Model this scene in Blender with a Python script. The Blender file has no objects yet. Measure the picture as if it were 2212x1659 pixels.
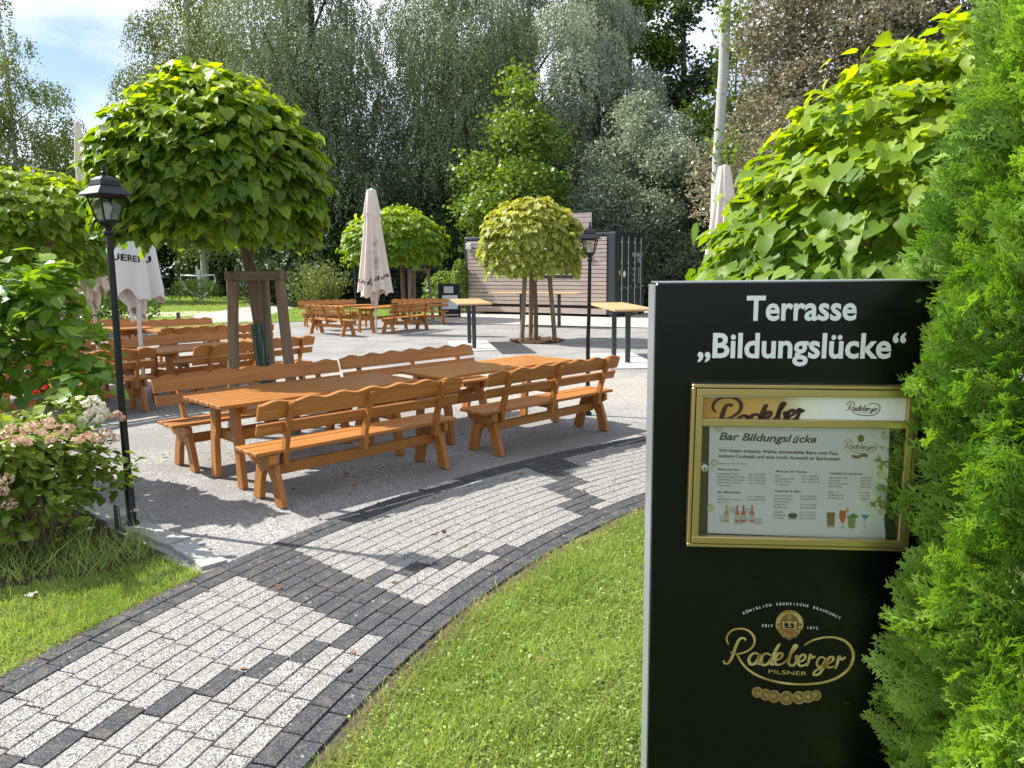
import bpy, bmesh, math, random
import numpy as np
from mathutils import Vector, Matrix
rad = math.radians
rng = np.random.default_rng(7)
random.seed(7)
SC = bpy.context.scene
COL = SC.collection

# ------------------------------------------------------------------ camera
EYE = 1.70
FPX = 1646.0                      # focal length for a 2212 px wide picture
PITCH = math.atan((829.5-582)/FPX)
ROLL = rad(0.6)
_F = Vector((0, math.cos(PITCH), -math.sin(PITCH)))
_U = Vector((0, math.sin(PITCH), math.cos(PITCH)))
_X = Vector((1, 0, 0))
cr, sr = math.cos(ROLL), math.sin(ROLL)
camd = bpy.data.cameras.new('camera'); cam = bpy.data.objects.new('camera', camd); COL.objects.link(cam)
camd.sensor_width = 36; camd.lens = FPX/2212*36; camd.clip_end = 2000; camd.clip_start = 0.05
R = _X*cr - _U*sr; Uv = _X*sr + _U*cr
M = Matrix.Identity(4)
for i in range(3):
    M[i][0] = R[i]; M[i][1] = Uv[i]; M[i][2] = -_F[i]
M[0][3], M[1][3], M[2][3] = 0, 0, EYE
cam.matrix_world = M
SC.camera = cam

# ------------------------------------------------------------------ light
SUN_AZ = rad(20); SUN_EL = rad(46)           # sun stands to the left and slightly beyond
sdir = Vector((-math.cos(SUN_AZ)*math.cos(SUN_EL), math.sin(SUN_AZ)*math.cos(SUN_EL), math.sin(SUN_EL)))
sl = bpy.data.lights.new('sun', 'SUN'); sl.energy = 5.0; sl.angle = rad(0.6); sl.color = (1.0, 0.95, 0.87)
so = bpy.data.objects.new('sun', sl); COL.objects.link(so)
so.rotation_euler = sdir.to_track_quat('Z', 'Y').to_euler(); so.location = (0, 0, 30)
wd = bpy.data.worlds.new('World'); SC.world = wd; wd.use_nodes = True
nt = wd.node_tree; nt.nodes.clear()
sky = nt.nodes.new('ShaderNodeTexSky'); sky.sky_type = 'NISHITA'; sky.sun_disc = False
sky.sun_elevation = SUN_EL; sky.sun_rotation = math.atan2(sdir.x, sdir.y)
sky.air_density = 1.0; sky.dust_density = 0.6; sky.ozone_density = 1.5
tc = nt.nodes.new('ShaderNodeTexCoord'); mp = nt.nodes.new('ShaderNodeMapping'); mp.inputs['Scale'].default_value = (1, 1, 2.2)
cn = nt.nodes.new('ShaderNodeTexNoise'); cn.inputs['Scale'].default_value = 3.4; cn.inputs['Detail'].default_value = 8; cn.inputs['Roughness'].default_value = 0.55
ramp = nt.nodes.new('ShaderNodeValToRGB'); ramp.color_ramp.elements[0].position = 0.36; ramp.color_ramp.elements[1].position = 0.56
mx = nt.nodes.new('ShaderNodeMix'); mx.data_type = 'RGBA'; mx.inputs['B'].default_value = (8.0, 8.5, 9.7, 1)
bg = nt.nodes.new('ShaderNodeBackground'); bg.inputs['Strength'].default_value = 0.085
wo = nt.nodes.new('ShaderNodeOutputWorld')
L = nt.links.new
L(tc.outputs['Generated'], mp.inputs['Vector']); L(mp.outputs['Vector'], cn.inputs['Vector']); L(cn.outputs['Fac'], ramp.inputs['Fac'])
L(ramp.outputs['Color'], mx.inputs['Factor']); L(sky.outputs['Color'], mx.inputs['A']); L(mx.outputs['Result'], bg.inputs['Color']); L(bg.outputs['Background'], wo.inputs['Surface'])
SC.view_settings.view_transform = 'Standard'; SC.view_settings.look = 'None'
SC.view_settings.exposure = 0.9; SC.view_settings.gamma = 1.0
SC.render.engine = 'CYCLES'
SC.cycles.max_bounces = 6; SC.cycles.transparent_max_bounces = 8; SC.cycles.diffuse_bounces = 3; SC.cycles.transmission_bounces = 4

# ------------------------------------------------------------------ picture-to-place helpers (photo studied at 2212 x 1659)
def ray(x, y):
    u, v = x-1106, 829.5-y
    u2, v2 = u*cr+v*sr, -u*sr+v*cr
    return _F*FPX + _U*v2 + _X*u2
def G(x, y, z=0.0):
    r = ray(x, y); t = (z-EYE)/r.z
    return Vector((r.x*t, r.y*t, z))
def at(x, y, Y):
    r = ray(x, y); t = Y/r.y
    return Vector((r.x*t, Y, EYE+r.z*t))

# ------------------------------------------------------------------ object helpers
def link(o, parent=None):
    COL.objects.link(o)
    if parent is not None: o.parent = parent
    return o
def tag(o, label=None, cat=None, group=None, kind=None):
    if label: o['label'] = label
    if cat: o['category'] = cat
    if group: o['group'] = group
    if kind: o['kind'] = kind
    return o
def thing(name, label, cat, loc=(0, 0, 0), rz=0, group=None):
    o = bpy.data.objects.new(name, None); o.empty_display_size = 0.2
    o.location = loc; o.rotation_euler = (0, 0, rz); link(o)
    return tag(o, label, cat, group)
def copy_tree(o, parent=None):
    c = o.copy(); COL.objects.link(c)
    if parent is not None: c.parent = parent
    for ch in [k for k in o.children]: copy_tree(ch, c)
    return c
def np_mesh(name, V, F, mat, parent=None, attrs=None, smooth=False):
    """V (n,3); F (m,k) array with a constant number of corners"""
    V = np.asarray(V, dtype=np.float32); F = np.asarray(F, dtype=np.int32)
    me = bpy.data.meshes.new(name); m, k = F.shape
    me.vertices.add(len(V)); me.vertices.foreach_set('co', V.ravel())
    me.loops.add(m*k); me.loops.foreach_set('vertex_index', F.ravel())
    me.polygons.add(m); me.polygons.foreach_set('loop_start', np.arange(0, m*k, k, dtype=np.int32))
    try: me.polygons.foreach_set('loop_total', np.full(m, k, dtype=np.int32))
    except Exception: pass
    if smooth: me.polygons.foreach_set('use_smooth', np.ones(m, dtype=bool))
    if attrs:
        for an, av in attrs.items():
            a = me.attributes.new(an, 'FLOAT', 'POINT'); a.data.foreach_set('value', np.asarray(av, dtype=np.float32))
    me.update(calc_edges=True)
    me.materials.append(mat)
    return link(bpy.data.objects.new(name, me), parent)

class MB:
    def __init__(s): s.v = []; s.f = []; s.a = []
    def add(s, V, F, a=0.5):
        o = len(s.v); s.v += [tuple(p) for p in V]; s.f += [tuple(i+o for i in f) for f in F]; s.a += [a]*len(V); return s
    def box(s, c, d, R=None, a=0.5, bev=0.0):
        hx, hy, hz = d[0]/2, d[1]/2, d[2]/2
        if bev <= 0:
            P = [Vector((x*hx, y*hy, z*hz)) for z in (-1, 1) for y in (-1, 1) for x in (-1, 1)]
            F = [(0, 2, 3, 1), (4, 5, 7, 6), (0, 1, 5, 4), (2, 6, 7, 3), (0, 4, 6, 2), (1, 3, 7, 5)]
        else:
            b = min(bev, hx*.9, hy*.9, hz*.9); bm = bmesh.new(); bmesh.ops.create_cube(bm, size=1)
            bmesh.ops.scale(bm, vec=(d[0], d[1], d[2]), verts=bm.verts)
            bmesh.ops.bevel(bm, geom=bm.edges, offset=b, segments=1, affect='EDGES')
            P = [v.co.copy() for v in bm.verts]; F = [[v.index for v in f.verts] for f in bm.faces]; bm.free()
        if R is not None: P = [R @ p for p in P]
        return s.add([p+Vector(c) for p in P], F, a)
    def hull(s, A, B, a=0.5):
        """prism between two outlines A and B with the same number of points"""
        n = len(A); F = [tuple(range(n-1, -1, -1)), tuple(range(n, 2*n))]
        F += [(i, (i+1) % n, n+(i+1) % n, n+i) for i in range(n)]
        return s.add(list(A)+list(B), F, a)
    def plate(s, pts, axis, t0, t1, a=0.5):
        """outline pts in the plane normal to axis (0 x,1 y,2 z), extruded from t0 to t1"""
        def mk(p, t):
            if axis == 0: return (t, p[0], p[1])
            if axis == 1: return (p[0], t, p[1])
            return (p[0], p[1], t)
        return s.hull([mk(p, t0) for p in pts], [mk(p, t1) for p in pts], a)
    def tube(s, pts, r, n=10, caps=True, a=0.5):
        pts = [Vector(p) for p in pts]; m = len(pts)
        rr = list(r) if hasattr(r, '__len__') else [r]*m
        V = []; F = []; ref = None
        for i, p in enumerate(pts):
            t = (pts[min(i+1, m-1)]-pts[max(i-1, 0)]).normalized()
            if ref is None: ref = Vector((1, 0, 0)) if abs(t.x) < .9 else Vector((0, 1, 0))
            x = (ref-t*ref.dot(t)).normalized(); y = t.cross(x); ref = x
            V += [p+(x*math.cos(2*math.pi*k/n)+y*math.sin(2*math.pi*k/n))*rr[i] for k in range(n)]
        for i in range(m-1):
            for k in range(n):
                F.append((i*n+k, i*n+(k+1) % n, (i+1)*n+(k+1) % n, (i+1)*n+k))
        if caps: F += [tuple(range(n-1, -1, -1)), tuple(range((m-1)*n, m*n))]
        return s.add(V, F, a)
    def lathe(s, prof, c=(0, 0, 0), n=16, a=0.5, rot=0.0, caps=True):
        V = []; F = []; m = len(prof); c = Vector(c)
        for (r, z) in prof:
            V += [c+Vector((r*math.cos(rot+2*math.pi*k/n), r*math.sin(rot+2*math.pi*k/n), z)) for k in range(n)]
        for i in range(m-1):
            for k in range(n): F.append((i*n+k, i*n+(k+1) % n, (i+1)*n+(k+1) % n, (i+1)*n+k))
        if caps: F += [tuple(range(n-1, -1, -1)), tuple(range((m-1)*n, m*n))]
        return s.add(V, F, a)
    def build(s, name, mat, parent=None, smooth=False, ang=None):
        me = bpy.data.meshes.new(name); me.from_pydata(s.v, [], s.f); me.update()
        at_ = me.attributes.new('var', 'FLOAT', 'POINT'); at_.data.foreach_set('value', np.array(s.a, dtype=np.float32))
        me.materials.append(mat)
        if smooth:
            me.polygons.foreach_set('use_smooth', np.ones(len(me.polygons), dtype=bool))
            if hasattr(me, 'set_sharp_from_angle'): me.set_sharp_from_angle(angle=rad(ang or 40))
        return link(bpy.data.objects.new(name, me), parent)

# ------------------------------------------------------------------ materials
class NT:
    def __init__(s, name):
        s.m = bpy.data.materials.new(name); s.m.use_nodes = True; s.t = s.m.node_tree; s.t.nodes.clear()
        s.out = s.n('ShaderNodeOutputMaterial')
    def n(s, ty, **kw):
        nd = s.t.nodes.new(ty)
        for k, v in kw.items(): setattr(nd, k, v)
        return nd
    def l(s, a, b): s.t.links.new(a, b)
    def coord(s, scale=(1, 1, 1), rot=(0, 0, 0), kind='Object'):
        c = s.n('ShaderNodeTexCoord'); m = s.n('ShaderNodeMapping'); m.inputs['Scale'].default_value = scale; m.inputs['Rotation'].default_value = rot
        s.l(c.outputs[kind], m.inputs['Vector']); return m.outputs['Vector']
    def noise(s, vec, scale, detail=4, rough=.55, dist=0):
        n = s.n('ShaderNodeTexNoise'); n.inputs['Scale'].default_value = scale; n.inputs['Detail'].default_value = detail
        n.inputs['Roughness'].default_value = rough; n.inputs['Distortion'].default_value = dist
        s.l(vec, n.inputs['Vector']); return n.outputs['Fac']
    def voro(s, vec, scale, out='Color', feature='F1', rnd=1):
        n = s.n('ShaderNodeTexVoronoi'); n.feature = feature; n.inputs['Scale'].default_value = scale; n.inputs['Randomness'].default_value = rnd
        s.l(vec, n.inputs['Vector']); return n.outputs[out]
    def ramp(s, fac, stops):
        r = s.n('ShaderNodeValToRGB'); e = r.color_ramp.elements
        while len(e) < len(stops): e.new(.5)
        for i, (p, c) in enumerate(stops):
            e[i].position = p; e[i].color = (c[0], c[1], c[2], 1) if hasattr(c, '__len__') else (c, c, c, 1)
        s.l(fac, r.inputs['Fac']); return r.outputs['Color']
    def mix(s, f, a, b, mode='MIX'):
        m = s.n('ShaderNodeMix'); m.data_type = 'RGBA'; m.blend_type = mode
        for sock, v in (('Factor', f), ('A', a), ('B', b)):
            i = m.inputs[sock]
            if isinstance(v, (int, float)): i.default_value = v if sock == 'Factor' else (v, v, v, 1)
            elif isinstance(v, tuple): i.default_value = (*v, 1)
            else: s.l(v, i)
        return m.outputs['Result']
    def attr(s, name='var'):
        a = s.n('ShaderNodeAttribute'); a.attribute_name = name; return a.outputs['Fac']
    def math(s, op, a, b=0.0):
        m = s.n('ShaderNodeMath'); m.operation = op
        for i, v in enumerate((a, b)):
            if isinstance(v, (int, float)): m.inputs[i].default_value = v
            else: s.l(v, m.inputs[i])
        return m.outputs[0]
    def bump(s, h, strength=.3, dist=.01):
        b = s.n('ShaderNodeBump'); b.inputs['Strength'].default_value = strength; b.inputs['Distance'].default_value = dist
        s.l(h, b.inputs['Height']); return b.outputs['Normal']
    def pr(s, col, rough=.6, metal=0, spec=.5, normal=None, coat=0, **kw):
        p = s.n('ShaderNodeBsdfPrincipled')
        if isinstance(col, tuple): p.inputs['Base Color'].default_value = (*col, 1)
        else: s.l(col, p.inputs['Base Color'])
        if isinstance(rough, (int, float)): p.inputs['Roughness'].default_value = rough
        else: s.l(rough, p.inputs['Roughness'])
        p.inputs['Metallic'].default_value = metal; p.inputs['Specular IOR Level'].default_value = spec
        p.inputs['Coat Weight'].default_value = coat
        if normal is not None: s.l(normal, p.inputs['Normal'])
        return p.outputs['BSDF']
    def done(s, sh): s.l(sh, s.out.inputs['Surface']); return s.m

def simple(name, col, rough=.6, metal=0, spec=.5, vary=.12, scale=6, coat=0, bump=0):
    t = NT(name); v = t.coord(); n = t.noise(v, scale, 5)
    c = t.mix(n, tuple(x*(1-vary) for x in col), tuple(min(1, x*(1+vary)) for x in col))
    nm = t.bump(t.noise(v, scale*12, 3), bump, .004) if bump else None
    return t.done(t.pr(c, rough, metal, spec, nm, coat))
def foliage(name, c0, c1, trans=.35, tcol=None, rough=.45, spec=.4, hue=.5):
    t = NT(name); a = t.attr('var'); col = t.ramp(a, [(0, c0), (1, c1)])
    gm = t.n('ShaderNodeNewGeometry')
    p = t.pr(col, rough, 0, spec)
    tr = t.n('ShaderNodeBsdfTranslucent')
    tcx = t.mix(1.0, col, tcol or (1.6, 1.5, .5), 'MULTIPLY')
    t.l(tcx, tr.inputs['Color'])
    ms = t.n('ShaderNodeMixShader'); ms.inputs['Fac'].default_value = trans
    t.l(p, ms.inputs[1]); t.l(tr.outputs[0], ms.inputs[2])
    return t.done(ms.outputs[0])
def wood(name, axis, c0, c1, rough=.5, coat=.06, knots=True):
    t = NT(name); sc = [26, 26, 26]; sc[axis] = 1.3
    oi = t.n('ShaderNodeObjectInfo'); v0 = t.coord(tuple(sc))
    va = t.n('ShaderNodeVectorMath'); va.operation = 'ADD'; t.l(v0, va.inputs[0])
    cmb = t.n('ShaderNodeCombineXYZ'); t.l(t.math('MULTIPLY', oi.outputs['Random'], 40), cmb.inputs[axis]); t.l(t.math('MULTIPLY', t.attr('var'), 37), cmb.inputs[(axis+1) % 3]); t.l(cmb.outputs[0], va.inputs[1])
    n = t.noise(va.outputs[0], 1.0, 5, .6, 1.2)
    col = t.ramp(n, [(.28, c0), (.5, tuple((a+b)/2 for a, b in zip(c0, c1))), (.7, c1)])
    col = t.mix(t.math('MULTIPLY', oi.outputs['Random'], .35), col, tuple(x*.7 for x in c0)); col = t.mix(t.math('MULTIPLY', t.attr('var'), .3), col, (c0[0]*.9, c0[1]*.72, c0[2]*.8))
    big = t.noise(t.coord(), 5, 3); col = t.mix(t.math('MULTIPLY', big, .35), col, tuple(x*.7 for x in c0))
    return t.done(t.pr(col, rough, 0, .4, t.bump(n, .12, .002), coat))

M_ = {}
BW0, BW1 = (.33, .12, .022), (.62, .27, .055)
M_['wood'] = wood('bench_wood', 0, BW0, BW1)
M_['woodz'] = wood('bench_wood_upright', 2, BW0, (.60, .26, .058))
M_['oak'] = wood('pale_oak', 1, (.52, .33, .15), (.66, .46, .24), .5, .05)
M_['stake'] = wood('weathered_stake', 2, (.17, .12, .075), (.36, .28, .19), .85, 0)
M_['stakex'] = wood('weathered_bar', 0, (.17, .12, .075), (.36, .28, .19), .85, 0)
M_['clad'] = None
M_['black'] = simple('black_iron', (.012, .013, .015), .35, .3, .5, .2, 8)
M_['anth'] = simple('anthracite_metal', (.035, .043, .052), .42, .2, .5, .1, 4)
M_['steel'] = simple('steel', (.55, .56, .57), .3, 1, .5, .06, 10)
M_['bolt'] = simple('zinc_bolt', (.6, .6, .6), .3, 1, .5)
M_['fabric'] = simple('beige_fabric', (.66, .57, .49), .85, 0, .2, .1, 3, 0, .1)
M_['fabricw'] = simple('white_fabric', (.78, .77, .80), .85, 0, .2, .05, 3, 0, .1)
M_['white'] = simple('white_paint', (.75, .75, .73), .5, 0, .5, .05)
M_['ink'] = simple('dark_ink', (.02, .02, .025), .7, 0, .2, .05)
M_['inkbrown'] = simple('brown_print', (.10, .065, .045), .7, 0, .2, .05)
M_['inkpale'] = simple('faded_print', (.36, .28, .23), .8, 0, .2, .2, 20)
M_['bark'] = wood('grey_bark', 2, (.045, .035, .027), (.13, .105, .08), .9, 0)
M_['barkbrown'] = wood('brown_bark', 2, (.13, .085, .05), (.27, .19, .12), .9, 0)
t = NT('birch_bark'); v = t.coord((6, 6, 14)); n = t.noise(v, .9, 5, .7); M_['birch'] = t.done(t.pr(t.ramp(n, [(.30, (.09, .085, .08)), (.36, (.34, .34, .31)), (.7, (.46, .46, .42))]), .8, 0, .2, t.bump(n, .4, .02)))

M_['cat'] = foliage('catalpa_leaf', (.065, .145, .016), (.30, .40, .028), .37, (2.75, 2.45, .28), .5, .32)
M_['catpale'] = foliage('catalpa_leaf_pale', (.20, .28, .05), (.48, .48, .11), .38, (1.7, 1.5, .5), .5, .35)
M_['thuja'] = foliage('thuja_spray', (.11, .23, .028), (.40, .55, .11), .26, (1.7, 1.9, .35), .5, .35)
M_['grass'] = foliage('grass_blade', (.12, .24, .035), (.46, .56, .18), .37, (1.5, 1.4, .5), .5, .3)
M_['drygrass'] = foliage('dry_grass_blade', (.30, .23, .11), (.50, .42, .24), .3, (1.1, 1.0, .8), .6, .2)
M_['willow'] = foliage('willow_leaf', (.045, .075, .03), (.28, .34, .19), .22, (1.3, 1.35, .8), .55, .3)
M_['silver'] = foliage('silver_leaf', (.10, .14, .085), (.44, .49, .36), .25, (1.2, 1.25, .9), .5, .45)
M_['birchl'] = foliage('birch_leaf', (.07, .105, .03), (.23, .27, .095), .3, (1.4, 1.4, .5), .5, .35)
M_['green'] = foliage('bright_leaf', (.07, .14, .022), (.24, .34, .06), .35, (1.5, 1.5, .4), .42, .45)
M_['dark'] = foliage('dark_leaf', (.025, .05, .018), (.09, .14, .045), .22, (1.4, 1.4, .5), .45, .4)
M_['copper'] = foliage('copper_leaf', (.09, .10, .045), (.38, .35, .25), .22, (1.3, 1.1, .8), .45, .5)
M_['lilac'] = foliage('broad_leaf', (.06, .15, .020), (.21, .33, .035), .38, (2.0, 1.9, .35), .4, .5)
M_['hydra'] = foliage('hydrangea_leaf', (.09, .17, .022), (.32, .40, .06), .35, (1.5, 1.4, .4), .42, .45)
M_['pink'] = foliage('pink_petal', (.62, .34, .30), (.80, .70, .52), .3, (1.1, 1, 1), .6, .2)
M_['cream'] = foliage('cream_petal', (.72, .70, .55), (.85, .83, .76), .3, (1.05, 1, .95), .6, .2)
M_['red'] = foliage('red_petal', (.55, .01, .02), (.70, .03, .03), .3, (1.1, 1, 1), .5, .3)
M_['litter'] = foliage('fallen_leaf', (.12, .055, .03), (.34, .20, .10), .15, (1, 1, 1), .7, .2)

# ground materials
t = NT('gravel'); v = t.coord()
st = t.voro(v, 95, 'Color'); bw = t.n('ShaderNodeRGBToBW'); t.l(st, bw.inputs[0])
st2 = t.voro(v, 38, 'Distance'); big = t.noise(v, 1.1, 6, .6); mid = t.noise(v, 14, 4)
g = t.ramp(bw.outputs[0], [(.15, (.145, .142, .14)), (.5, (.30, .292, .28)), (.85, (.49, .475, .45))])
g = t.mix(t.math('MULTIPLY', t.ramp(big, [(.42, 0.0), (.58, 1.0)]), .7), g, (.225, .215, .205))
g = t.mix(t.math('MULTIPLY', t.ramp(mid, [(.5, 0.0), (.7, 1.0)]), .35), g, (.26, .245, .225))
br = t.n('ShaderNodeTexBrick'); br.inputs['Scale'].default_value = 3.6; br.inputs['Color1'].default_value = (.50, .44, .35, 1); br.inputs['Color2'].default_value = (.40, .36, .30, 1); br.inputs['Mortar'].default_value = (.27, .25, .23, 1); br.inputs['Mortar Size'].default_value = .03
vb = t.coord((1, 1, 1), (0, 0, rad(44))); t.l(vb, br.inputs['Vector'])
sp = t.n('ShaderNodeSeparateXYZ'); t.l(v, sp.inputs[0])
yy = t.math('ADD', sp.outputs['Y'], t.math('MULTIPLY', sp.outputs['X'], .25))
yy = t.math('ADD', yy, t.math('MULTIPLY', big, 3.0))
m1 = t.ramp(t.math('DIVIDE', yy, 30), [(.36, 0.0), (.39, 1.0), (.46, 1.0), (.49, 0.0)])
m1 = t.mix(1.0, m1, t.ramp(mid, [(.35, .5), (.6, 1.0)]), 'MULTIPLY')
g = t.mix(m1, g, t.mix(.35, br.outputs['Color'], g))
bp = t.bump(t.mix(.5, bw.outputs[0], t.math('SUBTRACT', 1.0, st2)), .9, .012)
M_['gravel'] = t.done(t.pr(g, .9, 0, .2, bp))

t = NT('concrete_paver'); v = t.coord(); tone = t.attr('tone'); va = t.attr('var')
s1 = t.voro(v, 205, 'Color'); b1 = t.n('ShaderNodeRGBToBW'); t.l(s1, b1.inputs[0]); nz = t.noise(v, 9, 5)
lt = t.ramp(b1.outputs[0], [(.22, (.045, .044, .05)), (.45, (.235, .226, .212)), (.78, (.455, .436, .405))])
dk = t.ramp(b1.outputs[0], [(.2, (.022, .024, .028)), (.6, (.055, .058, .064)), (.9, (.17, .17, .175))])
c = t.mix(tone, dk, lt); c = t.mix(t.math('MULTIPLY', va, .30), c, t.mix(tone, (.06, .06, .065), (.30, .285, .265)))
c = t.mix(t.math('MULTIPLY', t.ramp(nz, [(.5, 0.0), (.72, 1.0)]), .4), c, (.20, .175, .14))
li = t.voro(v, 11, 'Distance'); c = t.mix(t.math('MULTIPLY', t.ramp(t.math('ADD', li, t.math('MULTIPLY', t.noise(v, 60, 3), .2)), [(.17, 1.0), (.21, 0.0)]), t.math('MULTIPLY', t.math('SUBTRACT', 1.0, tone), .5)), c, (.42, .42, .38))
M_['paver'] = t.done(t.pr(c, .85, 0, .3, t.bump(b1.outputs[0], .5, .004)))
M_['joint'] = simple('moss_joint', (.075, .068, .05), .95, 0, .1, .5, 30)
M_['soil'] = simple('mulch_soil', (.075, .05, .035), .95, 0, .1, .6, 40, 0, .8)
t = NT('lawn'); v = t.coord(); n1 = t.noise(v, 2.2, 6, .6); n2 = t.noise(v, 90, 3, .7)
c = t.ramp(n2, [(.3, (.085, .15, .025)), (.7, (.21, .32, .05))]); c = t.mix(t.math('MULTIPLY', t.ramp(n1, [(.45, 0.0), (.65, 1.0)]), .5), c, (.22, .26, .07))
M_['lawn'] = t.done(t.pr(c, .85, 0, .15, t.bump(n2, 1, .03)))
t = NT('lawn_near'); v = t.coord(); n2 = t.noise(v, 60, 4, .7)
M_['lawnn'] = t.done(t.pr(t.ramp(n2, [(.35, (.06, .085, .02)), (.7, (.17, .20, .06))]), .9, 0, .1, t.bump(n2, 1, .02)))
M_['forest'] = simple('forest_floor', (.045, .05, .025), .95, 0, .1, .5, 3, 0, .6)
M_['slab'] = simple('concrete_slab', (.46, .45, .43), .85, 0, .2, .15, 5, 0, .3)
t = NT('apron_paving'); v = t.coord((1, 1, 1), (0, 0, rad(30))); br = t.n('ShaderNodeTexBrick'); br.inputs['Scale'].default_value = 1.6
br.inputs['Color1'].default_value = (.50, .46, .40, 1); br.inputs['Color2'].default_value = (.42, .39, .34, 1); br.inputs['Mortar'].default_value = (.30, .27, .23, 1); br.inputs['Mortar Size'].default_value = .02
t.l(v, br.inputs['Vector']); M_['apron'] = t.done(t.pr(t.mix(.35, br.outputs['Color'], t.mix(t.noise(v, 3, 5), (.34, .32, .28), (.55, .51, .45))), .9, 0, .2))
M_['sand'] = simple('sand', (.52, .47, .39), .95, 0, .1, .15, 5)
M_['stone'] = simple('pale_granite', (.40, .39, .37), .9, 0, .2, .35, 14, 0, .9)

# ------------------------------------------------------------------ ground
def sheet(name, pts, z, mat, kind='structure'):
    mb = MB(); mb.add([(p[0], p[1], z) for p in pts], [tuple(range(len(pts)))])
    o = mb.build(name, mat); tag(o, kind=kind); return o
sheet('ground', [(-300, -60), (300, -60), (300, 500), (-300, 500)], -.06, M_['forest'])
sheet('gravel_terrace', [(-16, 1), (16, 1), (16, 24), (9, 26.5), (3, 28), (-6.4, 28), (-8, 26), (-12, 25), (-16, 22)], -.010, M_['gravel'])
PC = Vector((5.63, .62)); RP = 7.99
def pol(r, s):
    a = s/7.4; return (PC.x-r*math.cos(a), PC.y+r*math.sin(a))
ring = [pol(8.205, s) for s in np.linspace(-4, 16, 60)]+[pol(6.52, s) for s in np.linspace(16, -4, 60)]
sheet('path_bed', ring, -.002, M_['joint'])
# pavers of the curved path
mb = MB(); tone = []
rows = [(RP+.0025+.198/2+.099-.0495*0-.0495, 0, 'L2'), ]
def paver(r0, r1, s0, s1, dark):
    g_ = .0034
    q = []
    rm = (r0+r1)/2
    for (r, s_) in ((r0-g_, s0), (r0-g_, s1), (r1+g_, s1), (r1+g_, s0)):
        gs = g_*7.4/rm
        s_ = s_+gs if s_ == s0 else s_-gs
        q.append(pol(r, s_))
    h = .010+random.uniform(-.0015, .0015); b = .004
    c = (sum(p[0] for p in q)/4, sum(p[1] for p in q)/4)
    def ins(p, d):
        v = Vector((c[0]-p[0], c[1]-p[1])); v.normalize(); return (p[0]+v.x*d, p[1]+v.y*d)
    V = [(p[0], p[1], -.002) for p in q]+[(p[0], p[1], h-b) for p in q]+[(*ins(p, b*1.4), h) for p in q]
    F = [(8, 9, 10, 11)]+[(i, (i+1) % 4, 4+(i+1) % 4, 4+i) for i in range(4)]+[(4+i, 4+(i+1) % 4, 8+(i+1) % 4, 8+i) for i in range(4)]
    mb.add(V, [f[::-1] for f in F], random.random()); tone.extend([0.0 if dark else 1.0]*12)
PL = .204; RW = .099
for row in range(-2, 14):
    rt = RP-row*RW; rb = rt-RW
    s_ = -3.4+(row*.178) % PL-PL
    while s_ < 14.5:
        sm = s_+PL/2; rc = row+.5
        dark = row < 0 or row >= 12
        if not dark:
            if abs(sm-(3.56-row*.026)) <= PL*(1.2 if row < 2 else .85): dark = True
            if abs(sm-(1.79+(rc-3.5)*.178)) <= PL/2+.0001: dark = True
            if row >= 7 and abs(sm-(4.23+(rc-11.1)*.180)) <= PL/2+.0001: dark = True
            if abs(sm-(6.30-rc*.075)) <= PL*(.72 if row > 1 else 1.1): dark = True
            if abs(sm-(8.3+row*.178)) <= PL/2+.0001 or abs(sm-(10.2-row*.026)) <= PL: dark = True
        paver(rt, rb, s_, s_+PL, dark)
        s_ += PL
me_o = mb.build('path', M_['paver']); tag(me_o, kind='structure')
a = me_o.data.attributes.new('tone', 'FLOAT', 'POINT'); a.data.foreach_set('value', np.array(tone, dtype=np.float32))

inner = [pol(6.56, s) for s in np.linspace(-4, 16, 70)]
sheet('lawn_front', inner+[(20, -3), (20, -40), (-30, -40), (-2, -3)], .003, M_['lawnn'])
left_lawn = [pol(8.185, s) for s in np.linspace(-3, 3.28, 30)]+[(-2.0, 4.30), (-2.5, 4.72), (-3.25, 5.35), (-4.6, 6.3), (-9, 8.2), (-14, 9), (-14, -3), (-3, -3)]
sheet('lawn_side', left_lawn, .003, M_['lawnn'])
bed = [(-2.35, 4.12), (-2.1, 4.42), (-2.62, 4.84), (-3.3, 5.5), (-4.6, 6.5), (-9, 8.1), (-9, 5), (-4.2, 3.7), (-3.0, 3.9)]
sheet('flower_bed_soil', bed, .010, M_['soil'])
sheet('lawn_far', [(-60, 18), (-13, 20.5), (-9.2, 25.6), (-7.0, 26.4), (-5, 27.6), (-2.2, 30.5), (0, 34), (8, 36), (8, 61), (-60, 64)], .004, M_['lawn'])
fp = [(-11.4, 25.6), (-8.5, 26.5), (-9.6, 30), (-10.2, 35), (-10.4, 39.5), (-12.4, 40.5), (-13.2, 36.5), (-12.7, 31)]
t = NT('far_path_paving'); v = t.coord((1, 1, 1), (0, 0, rad(20))); br = t.n('ShaderNodeTexBrick'); br.inputs['Scale'].default_value = 1.2; br.inputs['Row Height'].default_value = .18
br.inputs['Color1'].default_value = (.46, .43, .39, 1); br.inputs['Color2'].default_value = (.38, .36, .33, 1); br.inputs['Mortar'].default_value = (.16, .15, .14, 1); t.l(v, br.inputs['Vector']); M_['farpath'] = t.done(t.pr(br.outputs['Color'], .9, 0, .2))
sheet('far_path', fp, .009, M_['farpath'])
sheet('container_apron', [(-4.0, 28.4), (-2.0, 24.6), (1.6, 22.9), (6.6, 20.6), (9, 25), (9, 33), (-1.4, 33)], .010, M_['apron'])
sheet('sand_patch', [(-15.0, 29.5), (-11.6, 30.4), (-11.8, 33), (-14.2, 34), (-17, 32)], .010, M_['sand'])
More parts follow.
